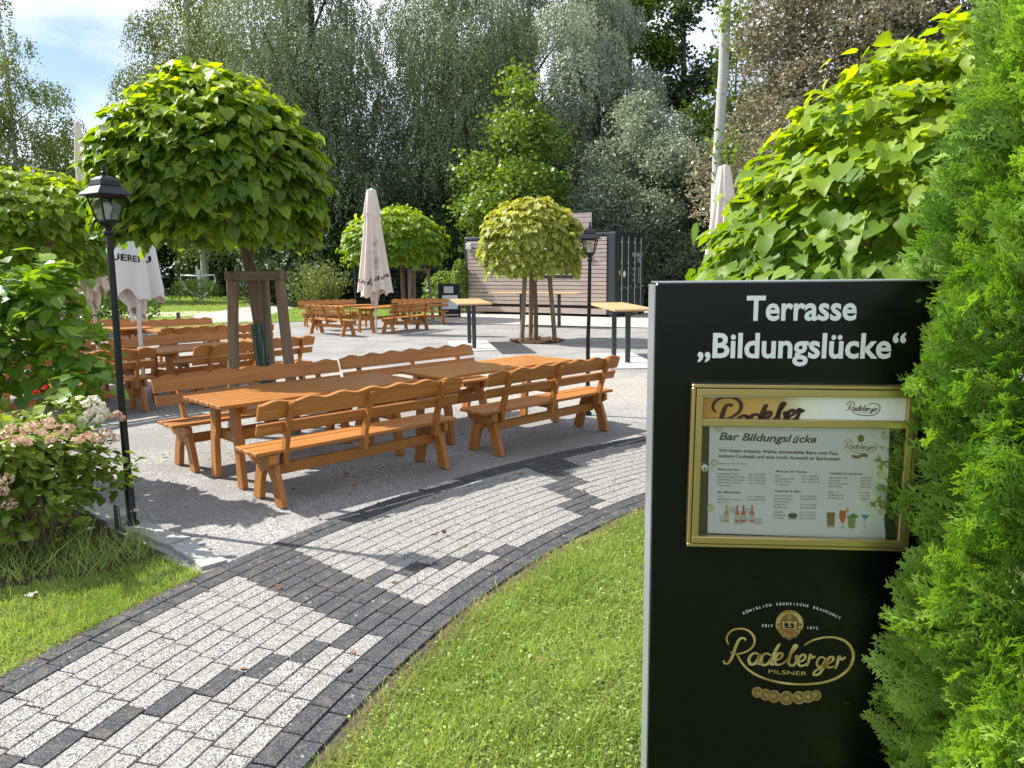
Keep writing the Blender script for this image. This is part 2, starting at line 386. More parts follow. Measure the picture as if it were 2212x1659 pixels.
def slabbox(c, d, rz, label):
    mb = MB(); mb.box((0, 0, d[2]/2-.02), d, bev=.006); o = mb.build('concrete_slab', M_['slab']); o.location = (c[0], c[1], 0); o.rotation_euler.z = rz
    tag(o, label, 'slab', 'concrete slabs under the bar tables')
slabbox((-.90, 17.2), (.95, 2.35, .035), rad(8), 'pale concrete slab under the left tall bar table')
slabbox((2.07, 14.1), (.95, 2.35, .035), rad(4), 'pale concrete slab under the tall bar table beside the sign')
mb = MB(); ring_ = [(0.62+.66*math.cos(q)*(1+.08*math.sin(3*q)), 18.35+.85*math.sin(q)) for q in np.linspace(0, 2*math.pi, 28)[:-1]]
sheet('mulch_ring', ring_, .004, M_['soil'])

# ------------------------------------------------------------------ scatter helpers
def nrm(a): return a/np.maximum(np.linalg.norm(a, axis=-1, keepdims=True), 1e-9)
def frames(tip, up):
    y = nrm(tip); z = up-(up*y).sum(-1, keepdims=True)*y; z = nrm(z); x = np.cross(y, z); return x, y, z
def scatter(TV, TF, P, tip, up, sc, var, sx=None):
    """instances of template (TV m,3; TF k,c) -> V,F,attr"""
    x, y, z = frames(tip, up); n = len(P); TV = np.asarray(TV); TF = np.asarray(TF)
    sc = np.asarray(sc).reshape(-1, 1, 1); sxx = 1 if sx is None else np.asarray(sx).reshape(-1, 1, 1)
    V = P[:, None, :]+sc*(TV[None, :, 0:1]*sxx*x[:, None, :]+TV[None, :, 1:2]*y[:, None, :]+TV[None, :, 2:3]*z[:, None, :])
    F = TF[None]+(np.arange(n)*len(TV))[:, None, None]
    return V.reshape(-1, 3), F.reshape(-1, TF.shape[1]), np.repeat(var, len(TV))
def catF(parts):
    V = []; F = []; A = []; o = 0
    for v, f, a in parts: V.append(v); F.append(f+o); A.append(a); o += len(v)
    return np.concatenate(V), np.concatenate(F), np.concatenate(A)
def ball(n): return nrm(rng.normal(size=(n, 3)))
# heart-shaped leaf with a folded midrib
def heart():
    mid = [(0, .0, 0), (0, .22, .0), (0, .45, .0), (0, .7, -.03), (0, 1.0, -.12)]
    edge = [(.20, -.13, .05), (.47, .08, .09), (.50, .36, .09), (.33, .66, .03), (0, 1.0, -.12)]
    V = list(mid)+edge[:4]+[(-x, y, z) for x, y, z in edge[:4]]
    F = [(0, 5, 6, 1), (1, 6, 7, 2), (2, 7, 8, 3), (3, 8, 4, 4), (0, 1, 10, 9), (1, 2, 11, 10), (2, 3, 12, 11), (3, 4, 4, 12)]
    F = [(0, 5, 6, 1), (1, 6, 7, 2), (2, 7, 8, 3), (0, 1, 10, 9), (1, 2, 11, 10), (2, 3, 12, 11)]
    V.append((.12, .88, -.07)); V.append((-.12, .88, -.07))
    F += [(3, 8, 13, 4), (3, 4, 14, 12)]
    return np.array(V, float), np.array(F)
HV, HF = heart()
HV2 = HV.copy(); HV2[:, 2] += np.array([0, 0, -.02, -.07, -.16, .10, .02, .12, -.04, -.05, .10, -.02, .08, -.12, -.06])
LV = np.array([(0, 0, 0), (.5, .45, .04), (0, 1, -.05), (-.5, .45, .04)], float); LF = np.array([(0, 1, 2, 3)])
OV = np.array([(0, 0, 0), (.26, .25, .05), (.28, .6, .04), (0, 1, -.08), (-.28, .6, .04), (-.26, .25, .05), (0, .3, 0), (0, .65, 0)], float)
OF = np.array([(0, 1, 6, 6), (1, 2, 7, 6), (2, 3, 7, 7), (0, 6, 5, 5), (5, 6, 7, 4), (4, 7, 3, 3)])
OF = np.array([(0, 1, 2, 7), (7, 2, 3, 4), (0, 7, 4, 5)])

# ------------------------------------------------------------------ trees
def limb_mb(mb, base, top, r0, r1, bend=.3, n=8, seg=6):
    base = Vector(base); top = Vector(top); pts = []; rs = []
    off = Vector((random.uniform(-1, 1), random.uniform(-1, 1), 0))*bend
    for i in range(seg+1):
        q = i/seg; pts.append(base.lerp(top, q)+off*math.sin(q*math.pi)*(top-base).length*.15); rs.append(r0+(r1-r0)*q)
    mb.tube(pts, rs, n)

def catalpa(base, crown_c, rx, rz_up, rz_dn, leaf, n, mat, label, trunk_r=.07, trunk_top=None, name='catalpa_tree', group=None, guard=False, seed=1, ry=None, cone=.16):
    global rng
    rng = np.random.default_rng(seed); random.seed(seed)
    T = thing(name, label, 'tree', base, 0, group)
    b = Vector(base); c = Vector(crown_c)-b; ry = ry or rx
    mb = MB(); tt = Vector((0, 0, c.z-rz_dn*.55)) if trunk_top is None else Vector(trunk_top)-b
    mb.tube([(0, 0, -.05), tt*.35+Vector((.02, 0, 0)), tt*.7, tt], [trunk_r*1.25, trunk_r*1.05, trunk_r, trunk_r*1.15], 12)
    for k in range(9):
        a_ = k/9*6.28+.4; e = c+Vector((math.cos(a_)*rx*.72, math.sin(a_)*ry*.72, random.uniform(-.2, .5)*rz_up))
        limb_mb(mb, tt-Vector((0, 0, .03)), e, trunk_r*.6, .012, .4)
    mb.build('trunk', M_['barkbrown'], T, True, 80)
    # leaves on a lumpy dome, laid in overlapping tiers, in two depths
    o = ball(int(n*1.5)); o = o[o[:, 2] > -.62][:n]; n = len(o); th = np.arctan2(o[:, 1], o[:, 0])
    tier = o[:, 2]*4.2+.55*np.sin(th*2+seed)+.35*np.sin(th*5+seed*3); saw = tier-np.floor(tier)
    lump = 1+.17*(.5-saw)+.05*np.sin(o[:, 0]*5+seed)*np.cos(o[:, 1]*4+seed*2)+.04*np.sin(th*7+o[:, 2]*6+seed)+rng.normal(0, .022, n)
    depth = np.where(rng.random(n) < .72, 1, rng.uniform(.70, .97, n))
    lump += np.where((rng.random(n) < .07) & (depth == 1), rng.uniform(.03, .11, n), 0)
    rzz = np.where(o[:, 2] > 0, rz_up, rz_dn/.62)
    P = np.stack([o[:, 0]*rx, o[:, 1]*ry, o[:, 2]*rzz], 1)*(lump*depth)[:, None]+np.array(c)
    P[:, :2] = (P[:, :2]-np.array(c)[:2])*(1+cone*(.25-o[:, 2]))[:, None]+np.array(c)[:2]
    h = o.copy(); h[:, 2] = 0; h = nrm(h+1e-4)
    droop = -.04-.60*(1-np.clip(o[:, 2], -.4, 1))
    tip = h*.95+np.array([0, 0, 1])*droop[:, None]+rng.normal(0, .34, (n, 3))
    up = np.array([0, 0, 1.0])+h*.55*(1.1-np.clip(o[:, 2], -.3, 1))[:, None]+rng.normal(0, .30, (n, 3))
    s = leaf*rng.uniform(.5, 1.2, n)
    P = P-nrm(tip)*s[:, None]*.5
    var = np.clip(.12+.80*np.clip(o[:, 2]+.1, 0, 1)*rng.random(n)**.7+rng.normal(.1, .16, n), 0, 1)  # leaf colour lightens towards the crown top: sunlight put into the tone
    k = rng.random(n) < .5; wx = rng.uniform(.78, 1.02, n)
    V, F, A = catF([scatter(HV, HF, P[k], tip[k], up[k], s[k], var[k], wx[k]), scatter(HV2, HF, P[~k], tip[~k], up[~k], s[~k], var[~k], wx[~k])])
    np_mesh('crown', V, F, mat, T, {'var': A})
    if guard:
        g_ = MB(); N = 18; hh = np.linspace(.05, 1.15, 24); V = []; F = []
        g_.tube([(tt.x*z/tt.z+.005, tt.y*z/tt.z-.01, z) for z in hh], trunk_r*1.5, N, False)
        g_.build('trunk_guard', M_['guard'], T, True)
    return T
t = NT('green_plastic_mesh'); v = t.coord(); vo = t.voro(v, 38, 'Distance', rnd=.1)
M_['guard'] = t.done(t.pr(t.ramp(vo, [(.25, (.30, .27, .18)), (.33, (.012, .05, .035))]), .5, 0, .5))

def supports(base, label, r=.30, h=1.68, sr_=.05, rot=.3, nst=3, group='stake tripods round the young trees'):
    T = thing('tree_support', label, 'tree support', base, rot, group)
    pts = []
    for k in range(nst):
        a_ = k/nst*2*math.pi+math.pi/2+.1
        p0 = Vector((math.cos(a_)*r*1.25, math.sin(a_)*r*1.25, 0)); p1 = Vector((math.cos(a_)*r*.9, math.sin(a_)*r*.9, h-.05)); pts.append(p1)
        mb = MB(); mb.tube([p0+Vector((0, 0, -.05)), p0.lerp(p1, .4)+Vector((.006, 0, 0)), p0.lerp(p1, .75), p1], [sr_, sr_*1.02, sr_*.97, sr_], 12); mb.build('stake', M_['stake'], T, True, 60)
    for k in range(nst):
        p, q = pts[k], pts[(k+1) % nst]; d = (q-p).normalized()
        R_ = Matrix.Rotation(math.atan2(d.y, d.x), 3, 'Z'); mb = MB(); mb.box((0, 0, 0), ((q-p).length+.16, sr_*.9, sr_*1.7), bev=.008)
        o = mb.build('crossbar', M_['stakex'], T); o.location = (p+q)/2+Vector((0, 0, .05+.0)); o.rotation_euler = (0, 0, math.atan2(d.y, d.x)); o.location.z += k*.004
    return T

def blobs_for(H0, H1, rad_fn, n, seed):
    r_ = np.random.default_rng(seed); out = []
    for i in range(n):
        z = H0+(H1-H0)*((i+.5)/n); R_ = rad_fn((z-H0)/(H1-H0)); a_ = i*2.4+r_.uniform(-.5, .5); q = r_.uniform(.3, .85)*R_
        out.append((q*math.cos(a_), q*math.sin(a_), z+r_.uniform(-.5, .5), max(.5, R_*r_.uniform(.26, .46)), max(.45, R_*r_.uniform(.20, .36))))
    return out
def forest_tree(name, base, H0, H1, rad_fn, nb, nl, leaf, mat, barkm, label, weep=0.0, seed=1, trunk_r=.25, lean=(0, 0), clump=14, group=None, asp=.42, cat='tree', droopy=.35, trunk=True, inner=.25):
    global rng
    rng = np.random.default_rng(seed); random.seed(seed)
    T = thing(name, label, cat, base, 0, group)
    B = blobs_for(H0, H1, rad_fn, nb, seed)
    L_ = lambda z: Vector((lean[0]*z/H1, lean[1]*z/H1, 0))
    if trunk:
        mb = MB(); zt = np.linspace(-.2, H1*.93, 9)
        wob = [Vector((random.uniform(-.12, .12), random.uniform(-.12, .12), 0))*(H1/12) for _ in zt]
        mb.tube([Vector((0, 0, z))+L_(z)+(w if i else Vector()) for i, (z, w) in enumerate(zip(zt, wob))], [max(.03, trunk_r*(1-.9*max(0, z)/H1)) for z in zt], 9)
        for (x, y, z, r, h) in B:
            zb = max(.4, z-math.hypot(x, y)*.9-.4); rr = trunk_r*.42*(1-.75*zb/H1)
            limb_mb(mb, Vector((0, 0, zb))+L_(zb), Vector((x, y, z))+L_(z), rr, max(.015, rr*.3), .5, 6, 5)
        mb.build('trunk', barkm, T, True, 80)
    BB = np.array(B); w = BB[:, 3]**2*BB[:, 4]**.5; w /= w.sum()
    nc = nl//clump; bi = rng.choice(len(B), nc, p=w); o = ball(nc)
    dd = np.where(rng.random(nc) < inner, rng.uniform(.3, .9, nc), rng.uniform(.88, 1.12, nc))
    C = BB[bi, :3]+np.stack([o[:, 0]*BB[bi, 3], o[:, 1]*BB[bi, 3], o[:, 2]*BB[bi, 4]], 1)*dd[:, None]
    C[:, 0] += lean[0]*C[:, 2]/H1; C[:, 1] += lean[1]*C[:, 2]/H1
    k = np.tile(np.arange(clump), nc); ci = np.repeat(np.arange(nc), clump); N = nc*clump
    cv = rng.random(nc)[ci]; oh = o.copy(); oh[:, 2] *= .3; oh = nrm(oh)
    if weep > 0:
        ln = rng.uniform(.35, 1.0, nc)*weep; q = (k+rng.random(N)*.8)/clump
        sway = rng.normal(0, .12, (nc, 3)); sway[:, 2] = 0
        P = C[ci]+oh[ci]*(np.sqrt(q)*ln[ci]*.28)[:, None]+sway[ci]*(q*ln[ci])[:, None]; P[:, 2] -= q*q*.6*ln[ci]+q*.4*ln[ci]
        P += rng.normal(0, leaf*.45, (N, 3))
        tip = np.array([0, 0, -1.0])+oh[ci]*.3+rng.normal(0, .45, (N, 3))
        up = oh[ci]+np.array([0, 0, .5])+rng.normal(0, .45, (N, 3))
    else:
        d = ball(nc); d[:, 2] = np.abs(d[:, 2])*.5+.05; axis = nrm(oh+rng.normal(0, .5, (nc, 3))-np.array([0, 0, droopy]))
        q = (k/clump-.3); P = C[ci]+axis[ci]*(q*leaf*7)[:, None]+rng.normal(0, leaf*1.15, (N, 3))*np.array([1, 1, .6])
        tip = axis[ci]+rng.normal(0, .6, (N, 3)); up = np.array([0, 0, 1.0])+rng.normal(0, .65, (N, 3))
    keep = P[:, 2] > .05
    bv = rng.random(len(B))[bi][ci]; var = np.clip(.30*cv+.25*bv+rng.random(N)*.5, 0, 1)
    s = leaf*rng.uniform(.6, 1.25, N)
    V, F, A = scatter(LV, LF, P[keep], tip[keep], up[keep], s[keep], var[keep], np.full(N, asp*2)[keep])
    np_mesh('crown', V, F, mat, T, {'var': A})
    return T
# ------------------------------------------------------------------ benches and tables
BL = 1.86
def wavy_plank(L_, z0, z1, y0, y1, waves=7, amp=.013, lean=0.0, n=64):
    xs = [(-L_/2+L_*i/n) for i in range(n+1)]
    env = lambda q: 1
    top = [(x, z1-amp+amp*math.cos((x/L_)*waves*2*math.pi+math.pi*.0)+.012*math.cos(x/L_*math.pi)) for x in xs]
    pts = [(-L_/2, z0), (L_/2, z0)]+top[::-1]
    return pts
def leg_pts(sgn):
    """one splayed board of the A-shaped bench leg, in the y z plane; sgn +1 = rear"""
    o = [(.005, .375), (.005, .245), (.03, .235), (.055, .215), (.085, .17), (.125, 0), (.235, 0), (.185, .17), (.135, .30), (.115, .375)]
    return [(sgn*y, z) for y, z in o]
def make_bench(name='garden_bench'):
    T = thing(name, 'x', 'bench')
    for si, x in enumerate((-.765, .765)):
        for sg in (1, -1):
            mb = MB(); mb.plate(leg_pts(sg), 0, x-.022, x+.022, random.random())
            mb.build('leg', M_['woodz'], T)
    for x in (-.765, .765):
        mb = MB(); s = 1 if x < 0 else -1
        mb.plate([(-.19, .385), (.17, .385), (.17, .32), (.12, .295), (-.12, .295), (-.18, .33)], 0, x-.022-s*.0+(-.034 if s > 0 else .0235)+.0, x+.022+(-.046 if s > 0 else .034)+(.0 if s > 0 else .012), .3); mb.build('bearer', M_['wood'], T)
    mb = MB(); mb.plate([(-.17, .385), (.15, .385), (.15, .33), (-.15, .33)], 0, -.035, .005, .4)
    mb.build('bearer', M_['wood'], T)
    mb = MB()
    for i in range(3):
        y = -.125+i*.117; mb.box((0, y, .402+abs(i-1)*.004), (BL, .108, .028), Matrix.Rotation(rad(-2), 3, 'X'), i*.3+.1, .004)
    mb.build('seat', M_['wood'], T)
    for x in (-.765, .01, .765):
        mb = MB(); xo = .0 if x > .5 or x < -.5 else .012
        s = -1 if x < 0 else 1
        x0 = x-s*.066 if abs(x) > .5 else x+.008
        mb.plate([(.10, .30), (.165, .29), (.185, .42), (.235, .58), (.305, .775), (.262, .775), (.185, .58), (.135, .44), (.10, .385)], 0, x0-.018, x0+.018, random.random())
        mb.build('back_post', M_['woodz'], T)
    # planks of the back, tilted with the posts
    Rt = Matrix.Rotation(rad(-20.5), 3, 'X')
    mb = MB(); tmp = MB()
    def tilt(m, yc, zc):
        for i, p in enumerate(m.v):
            q = Rt @ Vector((p[0], p[1], p[2])); m.v[i] = (q.x, q.y+yc, q.z+zc)
    top = wavy_plank(BL, -.068, .078, 0, 0); tmp.plate(top, 1, -.026, 0, .2)
    tilt(tmp, .2385, .722)
    low = MB(); low.box((0, -.013, 0), (BL-.01, .026, .088), None, .7, .003); tilt(low, .188, .585)
    tmp.build('back_plank', M_['wood'], T); low.build('back_plank', M_['wood'], T)
    mb = MB(); mb.box((0, .035, .245), (1.53-.046, .028, .085), None, .5, .003); mb.build('stretcher', M_['wood'], T)
    mb = MB()
    for x in (-.765, .01, .765):
        s = -1 if x < 0 else 1; x0 = (x-s*.066+s*.0185) if abs(x) > .5 else x+.008+.0185
        for (y, z) in ((.135, .35), (.212, .575), (.262, .70)):
            mb = MB(); mb.tube([(x0-.001*s, y, z), (x0+.005*s, y, z)], .0075, 8); mb.build('bolt', M_['bolt'], T)
    for x in (-.765, .765):
        s = -1 if x < 0 else 1
        for y in (-.09, .09): mb = MB(); mb.tube([(x+s*.021, y, .34), (x+s*.027, y, .34)], .0075, 8); mb.build('bolt', M_['bolt'], T)
    return T
def make_table(name='picnic_table', W=.72, Lt=1.9):
    T = thing(name, 'x', 'table')
    mb = MB(); n = 7; pw = (W-(n-1)*.012)/n
    for i in range(n):
        y = -W/2+pw/2+i*(pw+.012); mb.box((0, y, .682), (Lt+(.0 if i % 2 else .004), pw, .028), None, random.random(), .003)
    mb.build('tabletop', M_['wood'], T)
    for x in (-.76, .76):
        for s in (-1, 1):
            mb = MB(); o = [(.13, .665), (.235, .665), (.245, .42), (.262, .36), (.295, 0), (.205, 0), (.185, .33), (.15, .40)]
            mb.plate([(s*y, z) for y, z in o], 0, x-.024, x+.024, random.random()); mb.build('leg', M_['woodz'], T)
    for x in (-.76, .76):
        s = 1 if x < 0 else -1; mb = MB()
        mb.plate([(-.31, .667), (.31, .667), (.27, .60), (-.27, .60)], 0, x+s*.0245, x+s*.06, .4); mb.build('bearer', M_['wood'], T)
        mb = MB(); mb.box((x+s*.045, 0, .375), (.038, .40, .085), None, .6, .003); mb.build('crossbar', M_['wood'], T)
    mb = MB(); mb.box((0, 0, .375), (2*.76-.13, .03, .085), None, .5, .003); mb.build('stretcher', M_['wood'], T)
    mb = MB()
    for x in (-.76, .76):
        s = -1 if x < 0 else 1
        for y in (-.2, .2):
            for z in (.36, .395): mb = MB(); mb.tube([(x+s*.023, y, z), (x+s*.029, y, z)], .0075, 8); mb.build('bolt', M_['bolt'], T)
    return T
bench0 = make_bench(); table0 = make_table()
# bench local +y is the side of the backrest.  facing angle: direction of the long axis; flip turns the back to the far side
BG = 'wavy backed wooden benches'; TG = 'slatted wooden tables'
_b = [0, 0]
def put_bench(x, y, deg, back_near, label):
    o = bench0 if _b[0] == 0 else copy_tree(bench0); _b[0] += 1
    o.location = (x, y, 0); o.rotation_euler = (random.uniform(-.004, .004), 0, rad(deg+(180 if back_near else 0))); tag(o, label, 'bench', BG)
def put_table(x, y, deg, label):
    o = table0 if _b[1] == 0 else copy_tree(table0); _b[1] += 1
    o.location = (x, y, 0); o.rotation_euler = (0, 0, rad(deg)); tag(o, label, 'table', TG)
#BENCHES
put_bench(-1.27, 6.05, 44, True, 'nearest wooden bench, its wavy back to us, beside the curved path')
put_table(-1.78, 6.6, 44, 'orange brown slatted table nearest to the black lamp post on the left')
put_bench(-2.33, 7.09, 44, False, 'wooden bench facing us on the far side of the nearest table')
put_bench(.30, 7.54, 44, True, 'wooden bench seen from behind, closest to the black menu sign')
put_table(-.24, 8.08, 44, 'slatted table half in tree shade between the middle pair of benches')
put_bench(-1.0, 8.56, 44, False, 'wooden bench facing us behind the half shaded middle table')
put_bench(-5.2, 8.88, 50, True, 'wooden bench seen from behind, just left of the black lamp post pole')
put_table(-5.78, 9.42, 50, 'wooden table mostly hidden behind the left bench and the leafy shrub')
put_bench(-6.38, 9.9, 50, False, 'shaded wooden bench facing us beside the left tree stakes, cut off by the shrub')
put_bench(-3.58, 10.33, 53, True, 'wooden bench seen from behind, right behind the big round tree and its stakes')
put_table(-4.2, 10.68, 53, 'shaded greyish slatted table behind the staked round tree')
put_bench(-4.84, 11.15, 53, False, 'red brown shaded bench facing us behind the white folded parasol pole')
put_bench(-5.17, 13.37, 32, True, 'bench seen from behind, dark at its left end, in the row before the last one')
put_table(-5.65, 14.1, 38, 'narrow seen sunlit table in the farthest row on the left')
put_bench(-6.62, 14.8, 45, False, 'farthest wooden bench on the left, facing us in front of the lawn edge')
put_bench(-8.25, 14.7, 40, False, 'farthest bench by the left tree stakes, empty seat visible below its backrest')
put_table(-7.7, 14.0, 40, 'table half hidden behind the left tree stakes')
put_bench(-4.87, 20.68, -44, True, 'leftmost bench round the beige folded parasol, seen obliquely from behind')
put_bench(-3.0, 21.65, 60, True, 'bench seen from behind at the right of the beige parasol pole')
put_table(-3.68, 21.9, 62, 'slatted table right beside the beige parasol pole')
put_table(-5.0, 22.8, 30, 'slatted table left of the beige parasol, in front of the rear bench')
put_bench(-5.75, 24.2, 28, False, 'rear bench facing us, left of the beige parasol')
put_bench(-2.95, 24.4, -5, False, 'reddish bench facing us beside the black chalkboard stand')

# ------------------------------------------------------------------ tall bar tables
def bar_table(c, rz, W, Lg, H, legs, label):
    T = thing('bar_table', label, 'table', (c[0], c[1], .014), rz, 'tall bar tables with pale wooden tops')
    mb = MB(); mb.box((-W/4-.002, 0, H-.02), (W/2-.004, Lg, .035), None, .2, .003); mb.box((W/4+.002, 0, H-.02), (W/2-.004, Lg, .035), None, .8, .003)
    mb.build('tabletop', M_['oak'], T)
    for (x, y) in legs:
        mb = MB(); mb.box((x, y, (H-.05)/2), (.085, .085, H-.05), None, .5, .008); mb.build('leg', M_['anth'], T)
    for (x, y) in legs: mb = MB(); mb.box((x, y, H-.045), (min(.5, W*.8), .09, .012)); mb.build('bracket', M_['anth'], T)
bar_table((-.93, 17.2), rad(8), .70, 2.75, 1.0, [(0.02, -.72), (.02, .5)], 'tall bar table with pale wooden top standing left of the small round tree')
bar_table((2.02, 14.3), rad(4), .74, 2.75, 1.0, [(.03, -.62), (.0, .45)], 'tall bar table with pale wooden top, partly hidden by the black menu sign')
bar_table((.75, 22.9), rad(62), .70, 2.9, 1.0, [(0, -.75), (.0, .5)], 'tall bar table standing nearest to the wood clad container bar')

# ------------------------------------------------------------------ lamp posts
t = NT('lamp_glass'); p = t.n('ShaderNodeBsdfTransparent'); p.inputs[0].default_value = (.80, .80, .74, 1); g_ = t.n('ShaderNodeBsdfGlossy'); g_.inputs['Roughness'].default_value = .05
m = t.n('ShaderNodeMixShader'); m.inputs[0].default_value = .12; t.l(p.outputs[0], m.inputs[1]); t.l(g_.outputs[0], m.inputs[2]); M_['glass'] = t.done(m.outputs[0])
def lamp(base, H, lean, label, rot):
    T = thing('lamp_post', label, 'lamp post', base, 0, 'black lantern lamp posts')
    lx = lean; k = H/2.2
    def X(z): return lx*z/H
    mb = MB(); zt = H-.44*k
    mb.lathe([(.05, 0), (.05, .015), (.030, .04), (.030, .26), (.025, .28), (.0235, .9)], n=14)
    mb.tube([(0, 0, .9), (X(zt)*.6, 0, zt*.65), (X(zt), 0, zt-.05)], [.0235, .022, .020], 14)
    mb.build('pole', M_['black'], T, True, 50)
    c = Vector((X(zt), 0, zt)); mb = MB()
    mb.lathe([(.021, -.06), (.034, -.05), (.036, -.035), (.022, -.02), (.026, 0), (.05, .012), (.058, .03)], c, 14); mb.build('collar', M_['black'], T, True, 50)
    b0, b1, z0, z1 = .049, .088, .03, .195
    co = [(math.cos(rot+q*math.pi/2), math.sin(rot+q*math.pi/2)) for q in range(4)]
    s2 = 1.3
    fr = MB()
    for (a_, b_) in co: fr.tube([c+Vector((a_*b0*s2, b_*b0*s2, z0)), c+Vector((a_*b1*s2, b_*b1*s2, z1))], .0065, 6)
    fr.lathe([(b0*s2+.004, z0-.006), (b0*s2+.008, z0+.004), (b0*s2, z0+.012)], c, 4, rot=rot); 
    fr.lathe([(b1*s2-.004, z1-.014), (b1*s2+.008, z1-.008), (b1*s2+.008, z1+.002)], c, 4, rot=rot, caps=False)
    fr.build('lantern_frame', M_['black'], T)
    gl = MB(); gl.lathe([(b0*s2-.002, z0+.012), (b1*s2-.003, z1-.008)], c, 4, rot=rot, caps=False); gl.build('glass', M_['glass'], T)
    rf = MB(); rf.lathe([(b1*s2+.045, z1-.004), (b1*s2+.047, z1+.004), (b1*s2-.002, z1+.042), (b1*s2-.020, z1+.055), (b1*s2-.018, z1+.062), (b1*s2-.034, z1+.095), (b1*s2-.065, z1+.115), (.012, z1+.124)], c, 4, rot=rot)
    ro = rf.build('roof', M_['black'], T)
    fn = MB(); fn.lathe([(.014, z1+.118), (.012, z1+.135), (.020, z1+.142), (.008, z1+.152), (.014, z1+.168), (.003, z1+.195)], c, 10); fn.build('finial', M_['black'], ro, True, 60)
    bb = MB(); bb.lathe([(.014, z0+.01), (.014, z0+.04), (.024, z0+.065), (.030, z0+.09), (.022, z0+.118), (.004, z0+.13)], c, 12); bb.build('bulb', M_['white'], T, True, 60)
lamp((-2.60, 5.0, 0), 2.50, .02, 'tall black lantern lamp post in front on the left, beside the pink hydrangea', rad(12))
lamp((.89, 8.84, 0), 2.30, .02, 'black lantern lamp post in the middle, behind the benches near the menu sign', rad(30))
mb = MB(); mb.box((0, 0, .07), (.035, .02, .20), None, .5, .003); o = mb.build('ground_stake', M_['steel'])
o.location = (-2.66, 4.93, 0); tag(o, 'small grey metal stake at the foot of the left lamp post', 'stake')

# ------------------------------------------------------------------ text helper
_tc = {}
def text_raw(s, bold=.0, shear=0.0):
    k = (s, bold, shear)
    if k in _tc: return _tc[k]
    cu = bpy.data.curves.new('txt', 'FONT'); cu.body = s; cu.size = 1; cu.offset = bold; cu.shear = shear; cu.resolution_u = 3
    ob = bpy.data.objects.new('txt', cu); COL.objects.link(ob); bpy.context.view_layer.update()
    dg = bpy.context.evaluated_depsgraph_get(); me = bpy.data.meshes.new_from_object(ob.evaluated_get(dg))
    V = [(v.co.x, v.co.y) for v in me.vertices]; F = [tuple(p.vertices) for p in me.polygons]
    bpy.data.objects.remove(ob); bpy.data.curves.remove(cu); bpy.data.meshes.remove(me)
    _tc[k] = (V, F); return V, F
CAP = max(v[1] for v in text_raw('H')[0])

# ------------------------------------------------------------------ folded parasols
def parasol(base, zb, zt, r0, rt, label, fab, texts, folds=9, seed=3, dark=None):
    rr = random.Random(seed); ph = [rr.uniform(0, 6.28) for _ in range(4)]
    T = thing('folded_parasol', label, 'parasol', base, 0, 'folded parasols')
    mb = MB(); mb.lathe([(.026, 0), (.026, zt-.05)], n=12); mb.build('pole', M_['white'] if fab == 'fabricw' else M_['pole'], T, True)
    def rad_at(th, z):
        q = min(1, max(0, (z-zb)/(zt-zb))); r = rt+(r0-rt)*(1-q)**.85
        if q > .72: r *= 1.10-.05*(q-.72)
        f = math.sin(th*folds+ph[0]+1.2*math.sin(th*2+ph[1])+q*.7)
        f = math.copysign(abs(f)**.7, f)
        r *= 1+(.17*(1-q)+.05)*f+.10*math.sin(th*3+ph[2])*(1-q)
        return max(.02, r)
    N = 120; Z = 30; V = []; F = []
    for j in range(Z+1):
        q = j/Z
        for i in range(N):
            th = 2*math.pi*i/N
            hem = zb+.16*abs(math.sin(th*2+ph[3]))+.05*math.sin(th*folds+ph[1])
            z = hem+(zt-hem)*q; r = rad_at(th, z)
            V.append((r*math.cos(th), r*math.sin(th), z))
    for j in range(Z):
        for i in range(N): F.append((j*N+i, j*N+(i+1) % N, (j+1)*N+(i+1) % N, (j+1)*N+i))
    mb = MB(); mb.add(V, F)
    # inner gathered cloth hanging lower
    V = []; F = []
    for j in range(7):
        for i in range(60):
            th = 2*math.pi*i/60; z = zb-.14+.10*math.sin(th*3+ph[2])+j*.09; r = .075+.035*math.sin(th*6+ph[0])+.012*j
            V.append((r*math.cos(th), r*math.sin(th), z))
    for j in range(6):
        for i in range(60): F.append((j*60+i, j*60+(i+1) % 60, (j+1)*60+(i+1) % 60, (j+1)*60+i))
    mb.add(V, F)
    can = mb.build('canopy', M_[fab], T, True, 180)
    # short upper flap
    zf = zt-(zt-zb)*.24; V = []; F = []
    for j in range(9):
        for i in range(N):
            th = 2*math.pi*i/N; z0_ = zf+.04*math.sin(th*4+ph[1]); z = z0_+(zt-z0_)*j/8; r = rad_at(th, z)*1.0+.018+.012*math.sin(th*7+ph[2])*(1-j/8)
            V.append((r*math.cos(th), r*math.sin(th), z))
    for j in range(8):
        for i in range(N): F.append((j*N+i, j*N+(i+1) % N, (j+1)*N+(i+1) % N, (j+1)*N+i))
    mb = MB(); mb.add(V, F); mb.build('vent_flap', M_[fab], can, True, 180)
    mb = MB(); mb.lathe([(rt+.02, zt-.01), (rt+.025, zt+.01), (.03, zt+.03), (.012, zt+.05)], n=16); mb.build('cap', M_['white'], T, True, 50)
    tv = MB()
    for (s, th0, z0, size, slope, bold, extra) in texts:
        V_, F_ = text_raw(s, bold, 0); W_ = max(v[0] for v in V_) if V_ else 1
        out = []
        for (x, y) in V_:
            dx = (x-W_/2)*size*.9; rb_ = rad_at(th0, z0)+.004; th = th0+dx/rb_; z = z0+y*size+slope*dx
            r = rad_at(th, z)+.006; out.append((r*math.cos(th), r*math.sin(th), z))
        tv = MB(); tv.add(out, F_); tv.build('lettering', dark or M_['ink'], can)
    return T, rad_at, can
M_['pole'] = simple('pinkish_pole', (.55, .48, .44), .5, .3, .5)
FR = -math.pi/2
